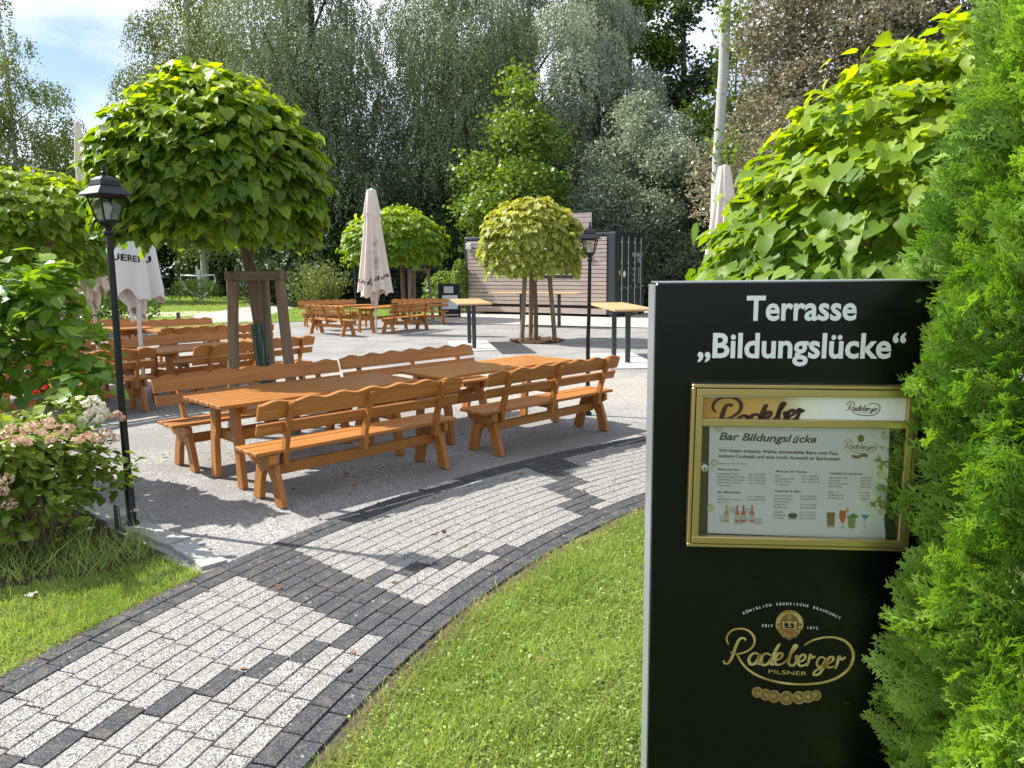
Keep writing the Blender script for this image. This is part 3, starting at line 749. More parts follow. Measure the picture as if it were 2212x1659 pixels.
Tp, ra, can = parasol((-3.68, 20.75, 0), 1.02, 3.82, .40, .09, 'beige folded parasol standing among the distant group of benches', 'fabric',
        [('BRAUEREI', FR-.62, 1.36, .13, -.28, .01, 0), ('Weihens', FR+.50, 1.45, .17, .35, .02, 0)], 9, 3)
# faded print of a rampant animal crest, abstracted to worn patches of line work
mb = MB(); rr = random.Random(5)
for k in range(46):
    th = FR+.35+rr.gauss(0, .16); z = 2.15+rr.uniform(-.38, .42); ln = rr.uniform(.03, .09); a_ = rr.uniform(0, 3.14); w = .006
    P_ = []
    for (u_, v_) in ((-ln/2, -w), (ln/2, -w), (ln/2, w), (-ln/2, w)):
        dx = u_*math.cos(a_)-v_*math.sin(a_); dz = u_*math.sin(a_)+v_*math.cos(a_); r = ra(th, z); t_ = th+dx/r; r2 = ra(t_, z+dz)+.006; P_.append((r2*math.cos(t_), r2*math.sin(t_), z+dz))
    mb.add(P_, [(0, 1, 2, 3)])
mb.build('faded_print', M_['inkpale'], can)
parasol((-4.95, 10.15, 0), 1.30, 3.8, .29, .07, 'white folded parasol with dark lettering, left behind the lamp post', 'fabricw',
        [('UEREI', FR+.12, 1.86, .115, -.15, .02, 0), ('U', FR+1.25, 1.84, .115, 0, .02, 0), ('D', FR-1.1, 1.80, .11, .1, .02, 0)], 7, 8)
parasol((-7.08, 13.0, 0), 1.3, 4.15, .22, .015, 'beige folded parasol whose thin tip shows above the left round tree', 'fabric', [], 8, 5)
parasol((4.86, 17.8, 0), 1.0, 3.95, .44, .10, 'pale folded parasol on the right, in front of the white birch trunk', 'fabric', [], 9, 12)

# ------------------------------------------------------------------ the menu sign
SA = rad(4.0); SO = at(1403, 1400, 1.8); SO = Vector((SO.x, 1.8, 0))
sd = Vector((math.cos(SA), -math.sin(SA), 0)); sn = Vector((-math.sin(SA), -math.cos(SA), 0))
def S(x, y, off=0.0):
    """photo point -> (u, w) on the sign's front plane pushed out by off"""
    r = ray(x, y); o_ = Vector((0, 0, EYE)); P0 = SO+sn*off
    t_ = (P0-o_).dot(sn)/r.dot(sn); p = o_+r*t_-P0
    return p.dot(sd), p.z
def z1(x, y): return ((2400+x*.6933)*.5486, (1050+y*.6933)*.5486)
def z2(x, y): return ((2650+x*.4521)*.5486, (1450+y*.4521)*.5486)
def z3(x, y): return ((2700+x*.4666)*.5486, (2250+y*.4666)*.5486)
t = NT('sign_enamel'); v = t.coord(); n = t.noise(v, 40, 3); n3 = t.noise(t.coord(), 3, 6, .7); sp_ = t.voro(v, 60, 'Distance'); M_['sign'] = t.done(t.pr(t.mix(t.math('MULTIPLY', t.ramp(sp_, [(.035, 1.0), (.06, 0.0)]), .25), (.0015, .0035, .004), (.12, .13, .12)), t.math('ADD', .17, t.math('MULTIPLY', n3, .18)), 0, .30, None, 0))
M_['signedge'] = simple('sign_alu_edge', (.42, .45, .50), .38, .7, .5, .08)
M_['film'] = simple('white_film', (.86, .88, .86), .5, 0, .4, .03)
t = NT('gold_print'); v = t.coord(); n = t.noise(v, 22, 3); M_['gold'] = t.done(t.pr(t.ramp(n, [(.35, (.46, .27, .085)), (.6, (.72, .58, .26))]), .35, .5, .5))
M_['golddark'] = simple('dark_gold', (.22, .13, .055), .4, .4, .5, .3, 60)
M_['goldalu'] = simple('gold_aluminium', (.56, .43, .20), .30, .85, .5, .06, 3)
M_['paper'] = simple('paper', (.90, .92, .90), .8, 0, .3, .06, 9)
M_['greytext'] = simple('grey_ink', (.10, .10, .105), .7, 0, .2)
ST = thing('menu_sign', 'black standing menu sign with white terrace lettering and a gold framed display case', 'sign', SO, -SA)
SW, SH, SD = .715, S(1403, 612)[1], .13
mb = MB(); mb.box((SW/2, SD/2, SH/2), (SW, SD, SH), None, .5, .004); mb.build('panel', M_['sign'], ST)
mb = MB(); mb.box((-.0015, SD/2, SH/2), (.003, SD-.008, SH-.008)); mb.box((SW+.0015, SD/2, SH/2), (.003, SD-.008, SH-.008)); mb.box((SW/2, SD/2, SH+.0015), (SW-.006, SD-.008, .003)); mb.build('edge_trim', M_['signedge'], ST)
def text_on(mb, s, p0, p1, h, conv, off=.001, bold=.0, shear=0.0, fit=True):
    """text whose baseline runs p0 -> p1 (photo zoom points) and whose capitals are h zoom pixels high"""
    V_, F_ = text_raw(s, bold, shear)
    if not V_: return
    x0, x1 = min(v[0] for v in V_), max(v[0] for v in V_)
    A = Vector(S(*conv(*p0), off)); B = Vector(S(*conv(*p1), off)); up_ = Vector(S(*conv(p0[0], p0[1]-h), off))-A
    hh = up_.length; d = B-A; kx = d.length/(x1-x0); d.normalize(); u_ = Vector((-d.y, d.x))
    if not fit: kx = hh/CAP
    mb.add([((A+d*(x-x0)*kx+u_*y*hh/CAP).x, -off, (A+d*(x-x0)*kx+u_*y*hh/CAP).y) for x, y in V_], F_)
def cr_spline(P, k=6):
    out = []; n = len(P); P = [Vector(p) for p in P]
    for i in range(n-1):
        p0 = P[max(i-1, 0)]; p1 = P[i]; p2 = P[i+1]; p3 = P[min(i+2, n-1)]
        for j in range(k):
            t_ = j/k; out.append(.5*((2*p1)+(p2-p0)*t_+(2*p0-5*p1+4*p2-p3)*t_*t_+(3*p1-p0-3*p2+p3)*t_**3))
    out.append(P[-1]); return out
STROKES = [([(362, 618), (345, 570), (365, 520), (410, 490), (470, 483), (530, 500), (575, 550), (578, 610), (545, 655), (490, 685), (430, 695), (375, 680)], 15),
    ([(507, 582), (490, 562), (455, 572), (430, 615), (410, 670), (390, 725), (362, 770), (332, 778), (318, 752)], 19),
    ([(428, 690), (470, 765), (530, 830), (620, 885), (740, 925), (880, 948), (1020, 952), (1170, 935), (1290, 890), (1375, 820), (1414, 730), (1400, 650), (1350, 592), (1270, 560), (1180, 556), (1090, 575), (1035, 600), (1003, 622)], 19),
    ([(622, 704), (590, 688), (552, 705), (533, 748), (548, 782), (585, 776), (612, 738), (626, 694), (612, 745), (618, 782), (652, 768)], 21),
    ([(718, 708), (682, 692), (648, 712), (636, 754), (652, 788), (690, 782), (718, 742), (730, 712)], 20),
    ([(798, 612), (778, 632), (748, 690), (722, 748), (724, 782), (756, 782)], 22),
    ([(755, 755), (805, 728), (815, 695), (785, 692), (752, 740), (765, 785), (808, 782), (850, 752)], 18),
    ([(850, 755), (900, 680), (938, 632), (920, 625), (888, 690), (868, 765), (895, 797), (932, 765), (930, 715), (960, 722)], 19),
    ([(945, 770), (998, 745), (1010, 712), (980, 705), (948, 752), (962, 795), (1000, 792), (1032, 770)], 18),
    ([(1022, 800), (1045, 735), (1052, 705), (1068, 728), (1095, 715)], 20),
    ([(1180, 738), (1142, 722), (1108, 760), (1118, 802), (1150, 795), (1188, 740), (1160, 820), (1120, 868), (1080, 872), (1095, 838), (1150, 812), (1200, 785)], 17),
    ([(1198, 782), (1238, 755), (1245, 727), (1215, 725), (1188, 770), (1205, 812), (1250, 800)], 18),
    ([(1262, 822), (1285, 755), (1295, 718), (1315, 742), (1350, 722)], 21)]
def ribbon(mb, pts, w, f, off, yclip=None):
    sp_ = cr_spline(pts); n = len(sp_); L1 = []; R1 = []
    for i, p in enumerate(sp_):
        d = (sp_[min(i+1, n-1)]-sp_[max(i-1, 0)]); d = d.normalized() if d.length > 0 else Vector((1, 0))
        q = i/(n-1); ww = w*.5*(.35+.65*math.sin(math.pi*min(1, max(.06, q*.92+.04)))**.5)*(1+.35*abs(d.y)); nn = Vector((-d.y, d.x))*ww
        L1.append(f(p+nn)); R1.append(f(p-nn))
    if yclip:
        cl = lambda p: (p[0], min(max(p[1], yclip[0]), yclip[1]))
        L1 = [cl(p) for p in L1]; R1 = [cl(p) for p in R1]
    V_ = [(p[0], -off, p[1]) for p in L1]+[(p[0], -off, p[1]) for p in R1]
    mb.add(V_, [(i, i+1, n+i+1, n+i) for i in range(n-1)])
# titles
mb = MB(); text_on(mb, 'Terrasse', (775, 303), (1402, 301), 133, z1, .0015, .025); text_on(mb, '„Bildungslücke“', (500, 514), (1677, 518), 133, z1, .0015, .025)
mb.build('title_lettering', M_['film'], ST)
# logo
mb = MB(); fz3 = lambda p: S(*z3(p[0], p[1]), .002)
for P_, w in STROKES: ribbon(mb, P_, w, fz3, .002)
text_on(mb, 'PILSNER', (697, 860), (1024, 880), 32, z3, .002, .0)
mb.build('gold_logo', M_['gold'], ST)
mb = MB()
def arc_text(s, A, B, C, h):
    (ax, ay), (bx, by), (cx_, cy) = A, B, C
    d = 2*(ax*(by-cy)+bx*(cy-ay)+cx_*(ay-by)); ux = ((ax*ax+ay*ay)*(by-cy)+(bx*bx+by*by)*(cy-ay)+(cx_*cx_+cy*cy)*(ay-by))/d
    uy = ((ax*ax+ay*ay)*(cx_-bx)+(bx*bx+by*by)*(ax-cx_)+(cx_*cx_+cy*cy)*(bx-ax))/d; r = math.hypot(ax-ux, ay-uy)
    a0 = math.atan2(ay-uy, ax-ux); a1 = math.atan2(cy-uy, cx_-ux); n = len(s)
    for i, ch in enumerate(s):
        if ch == ' ': continue
        a_ = a0+(a1-a0)*i/(n-1); ca, sa = math.cos(a_), math.sin(a_); px, py = ux+r*ca, uy+r*sa; tx, ty = -sa, ca
        V_, F_ = text_raw(ch, .012); k = h/CAP; w_ = max(v[0] for v in V_)
        pts = [(px+tx*(x-w_/2)*k*1.0+ca*(y)*k, py+ty*(x-w_/2)*k+sa*(y)*k) for x, y in V_]
        mb.add([(S(*z3(x, y), .0015)[0], -.0015, S(*z3(x, y), .0015)[1]) for x, y in pts], F_)
arc_text('KÖNIGLICH SÄCHSISCHE BRAUKUNST', (496, 360), (885, 284), (1292, 402), 21)
text_on(mb, 'S E I T', (642, 466), (735, 472), 21, z3, .0015, .01); text_on(mb, '1 8 7 2', (1028, 486), (1115, 490), 21, z3, .0015, .01)
mb.build('white_lettering', M_['film'], ST)
# crest above the logo and the row of medals below it
mb = MB(); cx_, cy_ = 876, 455
ol = []
for k in range(48):
    a_ = 2*math.pi*k/48; r = 1+.04*math.sin(a_*9); yy_ = math.sin(a_); xx = math.cos(a_)*(1-.30*max(0, yy_)**1.5)
    ol.append(fz3((cx_+118*xx*r, cy_+122*yy_*r)))
mb.add([(p[0], -.0015, p[1]) for p in ol], [tuple(range(48))]); crest = mb.build('crest', M_['golddark'], ST)
mb = MB()
def disc_(m, cx, cy, rx, ry, off, n=28, conv=z3):
    P_ = [S(*conv(cx+rx*math.cos(2*math.pi*k/n), cy+ry*math.sin(2*math.pi*k/n)), off) for k in range(n)]
    m.add([(p[0], -off, p[1]) for p in P_], [tuple(range(n))])
def ring_(m, cx, cy, r0, r1, off, a0=0, a1=6.2832, n=32, conv=z3, sy=1):
    V_ = []
    for k in range(n+1):
        a_ = a0+(a1-a0)*k/n
        for r in (r0, r1):
            p = S(*conv(cx+r*math.cos(a_), cy+r*sy*math.sin(a_)), off); V_.append((p[0], -off, p[1]))
    m.add(V_, [(2*k, 2*k+1, 2*k+3, 2*k+2) for k in range(n)])
ring_(mb, cx_, cy_-10, 84, 104, .0022, math.pi*1.02, math.pi*1.98)
ring_(mb, cx_, cy_-12, 108, 116, .0022, math.pi*.9, math.pi*2.1)
for a_ in np.linspace(.2, 2.94, 7): ring_(mb, cx_+92*math.cos(a_), cy_+88*math.sin(a_), 7, 15, .0022, n=12)
ring_(mb, cx_, cy_-70, 9, 17, .0022, n=14)
P_ = [fz3((cx_+x*62, cy_+20+y*66)) for x, y in ((-1, -.85), (-.5, -.75), (0, -.9), (.5, -.75), (1, -.85), (.92, 0), (.75, .6), (0, 1), (-.75, .6), (-.92, 0))]
mb.add([(p[0], -.0024, p[1]) for p in P_], [tuple(range(10))]); mb.build('crest_relief', M_['gold'], crest)
mb = MB()
for (x, y, w, h) in ((-26, -16, 20, 16), (22, -18, 16, 12), (0, 8, 42, 6), (-30, 2, 10, 12), (30, 0, 12, 9)): disc_(mb, cx_+x, cy_+y+10, w, h, .0027, 9)
mb.build('crest_black', M_['ink'], crest)
mb = MB()
for k in range(9):
    a_ = math.pi*(k+.5)/9; ring_(mb, cx_, cy_+30, 10, 50, .0027, a_-.1, a_+.1, 3)
mb.build('crest_red', simple('dark_red', (.22, .015, .012), .5), crest)
for i, (x, y, r) in enumerate(((605, 1020, 46), (1100, 1045, 46), (675, 1040, 50), (1032, 1058, 52), (745, 1055, 54), (955, 1065, 56), (850, 1068, 60))):
    m1_ = MB(); o_ = .0014+.0004*i; disc_(m1_, x, y, r, r, o_); md = m1_.build('medal', M_['golddark'], ST)
    m2_ = MB(); ring_(m2_, x, y, r*.90, r*.98, o_+.0002); ring_(m2_, x, y, r*.68, r*.73, o_+.0002)
    rr = random.Random(i); [disc_(m2_, x+rr.uniform(-.3, .3)*r, y+rr.uniform(-.3, .3)*r, r*rr.uniform(.1, .25), r*rr.uniform(.1, .25), o_+.0002, 7) for _ in range(5)]
    m2_.build('relief', M_['gold'], md)

# the gold display case
CD = .032
def cq(x, y): return Vector(S(*z1(x, y), CD))
A0 = Vector(S(*z1(478, 690), CD)); A1 = Vector(S(*z1(1668, 694), CD)); A2 = Vector(S(*z1(468, 1570), CD))
cu0, cw1, cw0 = (A0.x+A2.x)/2, A0.y, A2.y; cu1 = cu0+ .50
CT = -.0045  # slight clockwise hang of the case
case = thing('display_case', None, None, (cu0, 0, cw0)); case.parent = ST; case.rotation_euler = (0, rad(.55), 0)
CW, CH = cu1-cu0, cw1-cw0
print('CASE', CW, CH, cu0, cw0)
mb = MB()
def frame_boxes(m, x0, z0, x1, z1_, w, y0, y1, a=.5):
    m.box(((x0+x1)/2, (y0+y1)/2, z0+w/2), (x1-x0, y1-y0, w), None, a, .0015); m.box(((x0+x1)/2, (y0+y1)/2, z1_-w/2), (x1-x0, y1-y0, w), None, a, .0015)
    m.box((x0+w/2, (y0+y1)/2, (z0+z1_)/2), (w, y1-y0-.0006, z1_-z0-2*w), None, a, .0015); m.box((x1-w/2, (y0+y1)/2, (z0+z1_)/2), (w, y1-y0-.0006, z1_-z0-2*w), None, a, .0015)
frame_boxes(mb, -.009, -.009, CW+.009, CH+.009, .0085, -CD-.001, -.001); mb.build('outer_frame', M_['goldalu'], case)
mb = MB(); frame_boxes(mb, .001, .001, CW-.001, CH-.001, .0165, -CD-.004, -CD+.014)
barz = Vector(S(*z1(510, 884), CD)).y-cw0
mb.box((CW/2, -CD+.004, barz), (CW-.034, .016, .0175), None, .5, .0015); mb.build('door_frame', M_['goldalu'], case)
t = NT('case_back'); v = t.coord(); M_['caseback'] = t.done(t.pr(t.mix(t.noise(v, 8, 4), (.03, .032, .028), (.055, .055, .045)), .6, 0, .3))
mb = MB(); mb.box((CW/2, -.004, CH/2), (CW-.002, .004, CH-.002)); mb.build('back_panel', M_['caseback'], case)
# all prints are placed on the sign plane, then carried into the case's frame
def to_case(o, name=None):
    o.parent = case; bpy.context.view_layer.update(); o.matrix_parent_inverse = (ST.matrix_world.inverted() @ case.matrix_world).inverted() if False else Matrix.Identity(4)
    Mi = (Matrix.Translation((cu0, 0, cw0)) @ Matrix.Rotation(rad(.55), 4, 'Y')).inverted()
    o.data.transform(Mi)
    return o
def quad_on(pts, conv, off, name, mat):
    P_ = [S(*conv(*p), off) for p in pts]; m_ = MB(); m_.add([(p[0], -off, p[1]) for p in P_], [tuple(range(len(pts)))]); return to_case(m_.build(name, mat))
t = NT('header_print'); v = t.coord(); sp = t.n('ShaderNodeSeparateXYZ'); t.l(v, sp.inputs[0])
c = t.ramp(t.math('DIVIDE', sp.outputs['X'], .5), [(.05, (.46, .24, .04)), (.28, (.60, .36, .09)), (.40, (.56, .40, .15)), (.50, (.84, .82, .64)), (.6, (.86, .88, .80))])
dots = t.voro(v, 120, 'Distance'); c = t.mix(t.math('MULTIPLY', t.ramp(dots, [(.1, 1.0), (.2, 0.0)]), .35), c, (.2, .11, .03))
M_['header'] = t.done(t.pr(c, .4, 0, .5))
quad_on([(243, 445), (243, 250), (2060, 250), (2060, 460)], z2, .020, 'header_print', M_['header'])
quad_on([(230, 250), (230, 226), (2060, 226), (2060, 250)], z2, .0202, 'header_light_strip', simple('pale_strip', (.80, .84, .84), .4))
mb = MB()
big = lambda p: None
ca_, sa_ = math.cos(rad(-8)), math.sin(rad(-8))
def bigmap(p):
    x, y = (p[0]-400)*1.05, (p[1]-700)*.88; xx, yy_ = x*ca_-y*sa_, x*sa_+y*ca_
    return S(*z2(420+xx, 450+yy_), .021)
zc0 = S(*z2(243, 441), .021)[1]; zc1 = S(*z2(243, 254), .021)[1]
for P_, w in [STROKES[i] for i in (0, 1, 3, 4, 5, 6, 7, 8, 9)]:
    ribbon(mb, P_, w*1.6, bigmap, .021, (zc0, zc1))
to_case(mb.build('header_lettering', simple('dark_brown_ink', (.045, .018, .008), .4)))
def small_logo(name, ox, oy, k, off, mat, pil=True):
    m_ = MB(); f = lambda p: S(*z2(ox+(p[0]-318)*k, oy+(p[1]-483)*k), off)
    for P_, w in STROKES: ribbon(m_, P_, w*1.25, f, off)
    V_, F_ = text_raw('PILSNER')
    if pil: text_on(m_, 'PILSNER', (ox+(697-318)*k, oy+(862-483)*k), (ox+(1024-318)*k, oy+(880-483)*k), 34*k, z2, off)
    return to_case(m_.build(name, mat))
small_logo('header_logo', 1512, 288, .265, .021, simple('bronze_ink', (.16, .085, .035), .4))
# menu sheet
PO = .012
M_['sheet'] = M_['paper']
quad_on([(318, 492), (1886, 506), (1875, 900), (1862, 1150), (1838, 1300), (1852, 1490), (300, 1435)], z2, PO, 'menu_sheet', M_['paper'])
mb = MB()
def tx(s, x0, y0, x1, h, bold=0, shear=0, slope=None):
    sl_ = .026 if slope is None else slope
    text_on(mb, s, (x0, y0), (x1, y0+(x1-x0)*sl_), h, z2, PO+.0006, bold, shear)
tx('Bar Bildungsl', 400, 622, 1035, 62, .03, .25, .035); tx('ü', 1040, 650, 1095, 62, .03, .35, .03); tx('cke', 1098, 645, 1248, 62, .03, .25, .03)
to_case(mb.build('menu_title', M_['greytext'])); mb = MB()
tx('Wir bieten erlesene Weine, ausgewählte Biere vom Fass,', 398, 728, 1443, 28, .02); tx('leckere Cocktails und eine große Auswahl an Spirituosen.', 396, 776, 1462, 28, .02)
tx('Auszüge aus unserer Karte:', 372, 832, 645, 12)
def col(x0, x1, xp, xe, y, rows):
    for nm, q, pr, kx in rows:
        if nm: tx(nm, x0, y, x0+kx, 15)
        if q: tx(q, xp, y+(xp-x0)*.02, xp+(45 if len(q) < 6 else 60), 14)
        if pr: tx(pr, xe-90-(0), y+(xe-90-x0)*.02, xe, 14)
        y += 25.5
tx('Biere vom Fass', 392, 888, 578, 18, .02, .2)
col(389, 0, 657, 803, 925, [('Radeberger Pilsner', '0,5 l', '4,20 EUR', 175), ('Berliner Jubiläums Pilsner', '0,5 l', '4,20 EUR', 240), ('Schöfferhofer Hefeweizen', '0,5 l', '4,20 EUR', 238), ('Märkischer Landmann,', '0,5 l', '4,20 EUR', 202), ('Schwarzbier', '', '', 108)])
tx('Bier-Mixgetränke', 386, 1086, 588, 18, .02, .2)
col(385, 0, 650, 799, 1120, [('Alster', '0,3 l', '2,80 EUR', 50), ('Schöfferhofer Grapefruit', '0,33 l', '3,00 EUR', 212), ('oder Zitrone', '', '', 105)])
tx('Biere aus der Flasche', 894, 905, 1163, 18, .02, .2)
col(890, 0, 1120, 1272, 942, [('Jever', '0,5 l', '3,80 EUR', 50), ('Radeberger 0,0%', '0,5 l', '3,80 EUR', 160), ('Berliner Weiße', '0,33 l', '3,00 EUR', 135), ('rot oder grün', '', '', 115)])
tx('Softdrinks & Säfte', 886, 1077, 1108, 18, .02, .2)
col(881, 0, 1108, 1250, 1115, [('Coca Cola, Sprite', '0,2 l', '2,00 EUR', 160), ('Bad Liebenwerda,', '0,25 l', '2,00 EUR', 160), ('Mineralwasser', '', '', 130), ('Ginger Ale', '0,3 l', '2,50 EUR', 92), ('Bio-Schorlen', '0,33 l', '2,60 EUR', 115)])
col(876, 0, 1102, 1242, 1258, [('Apfelsaft,', '0,2 l', '2,10 EUR', 82), ('Orangensaft', '0,2 l', '2,10 EUR', 110), ('Kirschsaft', '0,2 l', '2,10 EUR', 88)])
tx('Cocktails & Longdrinks', 1363, 922, 1650, 18, .02, .2)
col(1356, 0, 1630, 1723, 958, [('Aperol Spritz Soft', '', '7,20 EUR', 165), ('Caipirinha', '', '8,50 EUR', 95), ('Sex on the Beach', '', '9,00 EUR', 162), ('Pina Colada', '', '8,00 EUR', 110)])
col(1349, 0, 1630, 1715, 1085, [('Hugo', '', '6,20 EUR', 50), ('Jim Beam/Cola', '', '5,50 EUR', 140), ('Wodka/Lemon', '', '5,50 EUR', 135)])
to_case(mb.build('menu_text', M_['ink']))
small_logo('menu_logo', 1493, 622, .255, PO+.0006, simple('pale_gold_ink', (.40, .29, .13), .6))
mb = MB(); P_ = [S(*z2(1637+30*math.cos(a_), 612+34*math.sin(a_)), PO+.0006) for a_ in np.linspace(0, 6.28, 14)[:-1]]; mb.add([(p[0], -PO-.0006, p[1]) for p in P_], [tuple(range(13))])
for k in range(7): disc_(mb, 1570+k*19, 766+8*math.sin(k), 15, 15, PO+.0006+.0001*k, 12, z2)
to_case(mb.build('menu_crest', simple('brown_crest', (.25, .15, .06), .6)))
# printed drinks
def shp(pts, col_, name='printed_drink', k=0):
    quad_on(pts, z2, PO+.0006+.0002*k, name, simple('print_%d' % int(1000*sum(col_)), col_, .7, 0, .3, .15, 60))
for (x, c_) in ((465, (.62, .42, .12)), (560, (.66, .18, .08)), (612, (.60, .12, .08)), (688, (.66, .20, .12))):
    shp([(x-20, 1340), (x-20, 1265), (x-7, 1235), (x-7, 1195), (x+9, 1195), (x+9, 1235), (x+20, 1265), (x+20, 1342)], c_, 'printed_bottle', 1)
    shp([(x-18, 1320), (x-18, 1275), (x+18, 1277), (x+18, 1322)], (.70, .62, .52), 'printed_bottle', 2)
for (x, y) in ((440, 1310), (520, 1230), (620, 1310), (735, 1330), (640, 1240), (570, 1330)):
    shp([(x-38, y+28), (x-34, y-26), (x+36, y-22), (x+40, y+32)], (.60, .66, .66), 'printed_ice', 0)
shp([(1345, 1385), (1338, 1255), (1412, 1257), (1405, 1388)], (.30, .15, .06), k=1); shp([(1347, 1388), (1350, 1370), (1402, 1372), (1404, 1392)], (.6, .6, .56), k=2)
shp([(1458, 1330), (1446, 1290), (1452, 1240), (1505, 1242), (1508, 1292), (1488, 1348), (1470, 1348)], (.62, .14, .05), k=1); shp([(1446, 1392), (1476, 1380), (1475, 1348), (1481, 1348), (1482, 1380), (1510, 1394)], (.5, .5, .47), k=1); shp([(1505, 1240), (1520, 1212), (1536, 1232), (1520, 1262)], (.72, .38, .05), k=2)
shp([(1528, 1392), (1518, 1285), (1594, 1288), (1584, 1395)], (.22, .36, .12), k=1); shp([(1515, 1300), (1540, 1278), (1575, 1262), (1620, 1292), (1590, 1305)], (.10, .30, .06), k=2)
shp([(1665, 1312), (1636, 1276), (1712, 1278), (1682, 1312)], (.02, .28, .42), k=1); shp([(1642, 1392), (1671, 1384), (1671, 1312), (1675, 1312), (1676, 1384), (1700, 1394)], (.5, .52, .52), k=1)
quad_on([(1042+42*math.cos(a_), 1284+24*math.sin(a_)) for a_ in np.linspace(0, 6.28, 20)[:-1]], z2, PO+.0006, 'printed_badge', simple('badge_green', (.04, .09, .03), .6))
quad_on([(1000, 1308), (1085, 1308), (1085, 1316), (1000, 1316)], z2, PO+.0006, 'printed_badge', simple('badge_tan', (.3, .26, .18), .6))
M_['magnet'] = simple('cream_magnet', (.70, .70, .50), .5)
for (x, y) in ((406, 522), (368, 825), (328, 1218), (1852, 585), (1815, 925), (1820, 1247)):
    m_ = MB(); c_ = S(*z2(x, y), PO+.004); m_.tube([(c_[0], -PO-.0015, c_[1]), (c_[0], -PO-.006, c_[1])], .0085, 20); to_case(m_.build('magnet', M_['magnet'], None, True, 40))
m_ = MB(); c_ = S(*z2(274, 868), CD+.004); m_.tube([(c_[0], -CD+.012, c_[1]), (c_[0], -CD-.008, c_[1]), (c_[0], -CD-.0085, c_[1])], [.0085, .0085, .006], 20); lk = to_case(m_.build('lock', M_['steel'], None, True, 40))
m_ = MB(); m_.box((c_[0], -CD-.0088, c_[1]), (.002, .0008, .007)); to_case(m_.build('keyhole', M_['ink'])).parent = lk
t = NT('case_glass'); p = t.n('ShaderNodeBsdfTransparent'); p.inputs[0].default_value = (.995, 1.0, .99, 1); g_ = t.n('ShaderNodeBsdfGlossy'); g_.inputs['Roughness'].default_value = .02
fr = t.n('ShaderNodeFresnel'); fr.inputs['IOR'].default_value = 1.5; m = t.n('ShaderNodeMixShader'); t.l(t.math('MULTIPLY', fr.outputs[0], 1.6), m.inputs[0]); t.l(p.outputs[0], m.inputs[1]); t.l(g_.outputs[0], m.inputs[2]); M_['pane'] = t.done(m.outputs[0])
m_ = MB(); m_.box((CW/2, -CD+.004, (barz)/2+.004), (CW-.035, .003, barz-.025)); m_.build('glass', M_['pane'], case)
#END2

# ------------------------------------------------------------------ container bar
CB = rad(34); CL = 6.5; CHt = 2.93
cR = Vector((3.6, 26.6, 0)); cL = cR-Vector((math.cos(CB), -math.sin(CB), 0))*CL
CT_ = thing('container_bar', 'wood clad shipping container bar with dark green doors at the end of the terrace', 'building', cL, -CB)
t = NT('grey_cladding'); sc = t.coord((1.2, 20, 20)); n = t.noise(sc, 1, 5, .6, .5); n2 = t.noise(t.coord(), 1.4, 4); va = t.attr('var')
c = t.ramp(n, [(.3, (.30, .24, .21)), (.7, (.52, .44, .39))]); c = t.mix(t.math('MULTIPLY', va, .45), c, (.32, .27, .245)); c = t.mix(t.math('MULTIPLY', t.ramp(n2, [(.45, 0.0), (.7, 1.0)]), .35), c, (.50, .36, .28))
M_['clad'] = t.done(t.pr(c, .8, 0, .2, t.bump(n, .2, .003)))
M_['cgreen'] = simple('container_green', (.028, .045, .042), .5, .1, .4, .15, 3)
mb = MB(); W_ = 2.44
mb.box((CL/2, W_/2+.04, CHt/2+.08), (CL-.1, W_-.12, CHt-.22)); mb.build('body', M_['cgreen'], CT_)
mb = MB()
for x in (.075, CL-.15):
    w = .15 if x < 1 else .30
    mb.box((x, .06, CHt/2+.04), (w, .17, CHt-.10), None, .5, .01)
mb.box((CL/2, .05, CHt-.05), (CL-.02, .14, .10), None, .5, .01); mb.box((CL/2, W_/2, CHt+.012), (CL, W_, .02))
mb.box((CL-.08, W_-.06, CHt/2+.04), (.15, .14, CHt-.10), None, .5, .01); mb.box((CL-.06, W_/2, CHt-.07), (.10, W_-.3, .15), None, .5, .01); mb.box((CL-.06, W_/2, .17), (.10, W_-.3, .16), None, .5, .01)
mb.box((CL/2-.1, .10, .20), (CL-.4, .10, .12))
for x in (.09, CL-.09):
    for z in (.06, CHt-.05):
        for y in (.07, W_-.07): mb.box((x, y, z), (.20, .17, .13), None, .5, .012)
mb.build('frame', M_['anth'], CT_)
mb = MB(); z = .40; nb = 17; hh = (CHt-.13-.40)/nb; x0, x1 = .16, CL-.31; wx0, wx1, wz0, wz1 = 3.30, 5.05, 1.42, 2.25
for i in range(nb):
    zc_ = .40+hh*(i+.5)
    seg = [(x0, x1)]
    if zc_+hh/2 > wz0 and zc_-hh/2 < wz1: seg = [(x0, wx0), (wx1, x1)]
    for (a_, b_) in seg: mb.box(((a_+b_)/2, -.035, zc_), (b_-a_, .024, hh-.022), None, random.random(), .003)
mb.box(((x0+x1)/2, -.03, .20), (x1-x0, .024, .20), None, .4, .003)
mb.build('cladding', M_['clad'], CT_)
mb = MB(); mb.box(((x0+x1)/2, -.015, CHt/2+.1), (x1-x0-.02, .012, CHt-.5)); mb.build('membrane', M_['ink'], CT_)
wi = MB(); frame_boxes(wi, 0, 0, wx1-wx0, wz1-wz0, .06, -.075, -.02); wf = wi.build('window', M_['anth'], CT_); wf.location = (wx0, 0, wz0)
wi = MB()
for k in range(3):
    a_ = .075+k*.55; frame_boxes(wi, a_, .07, a_+.50, wz1-wz0-.07, .035, -.055, -.03)
wi.build('sash', M_['white'], wf)
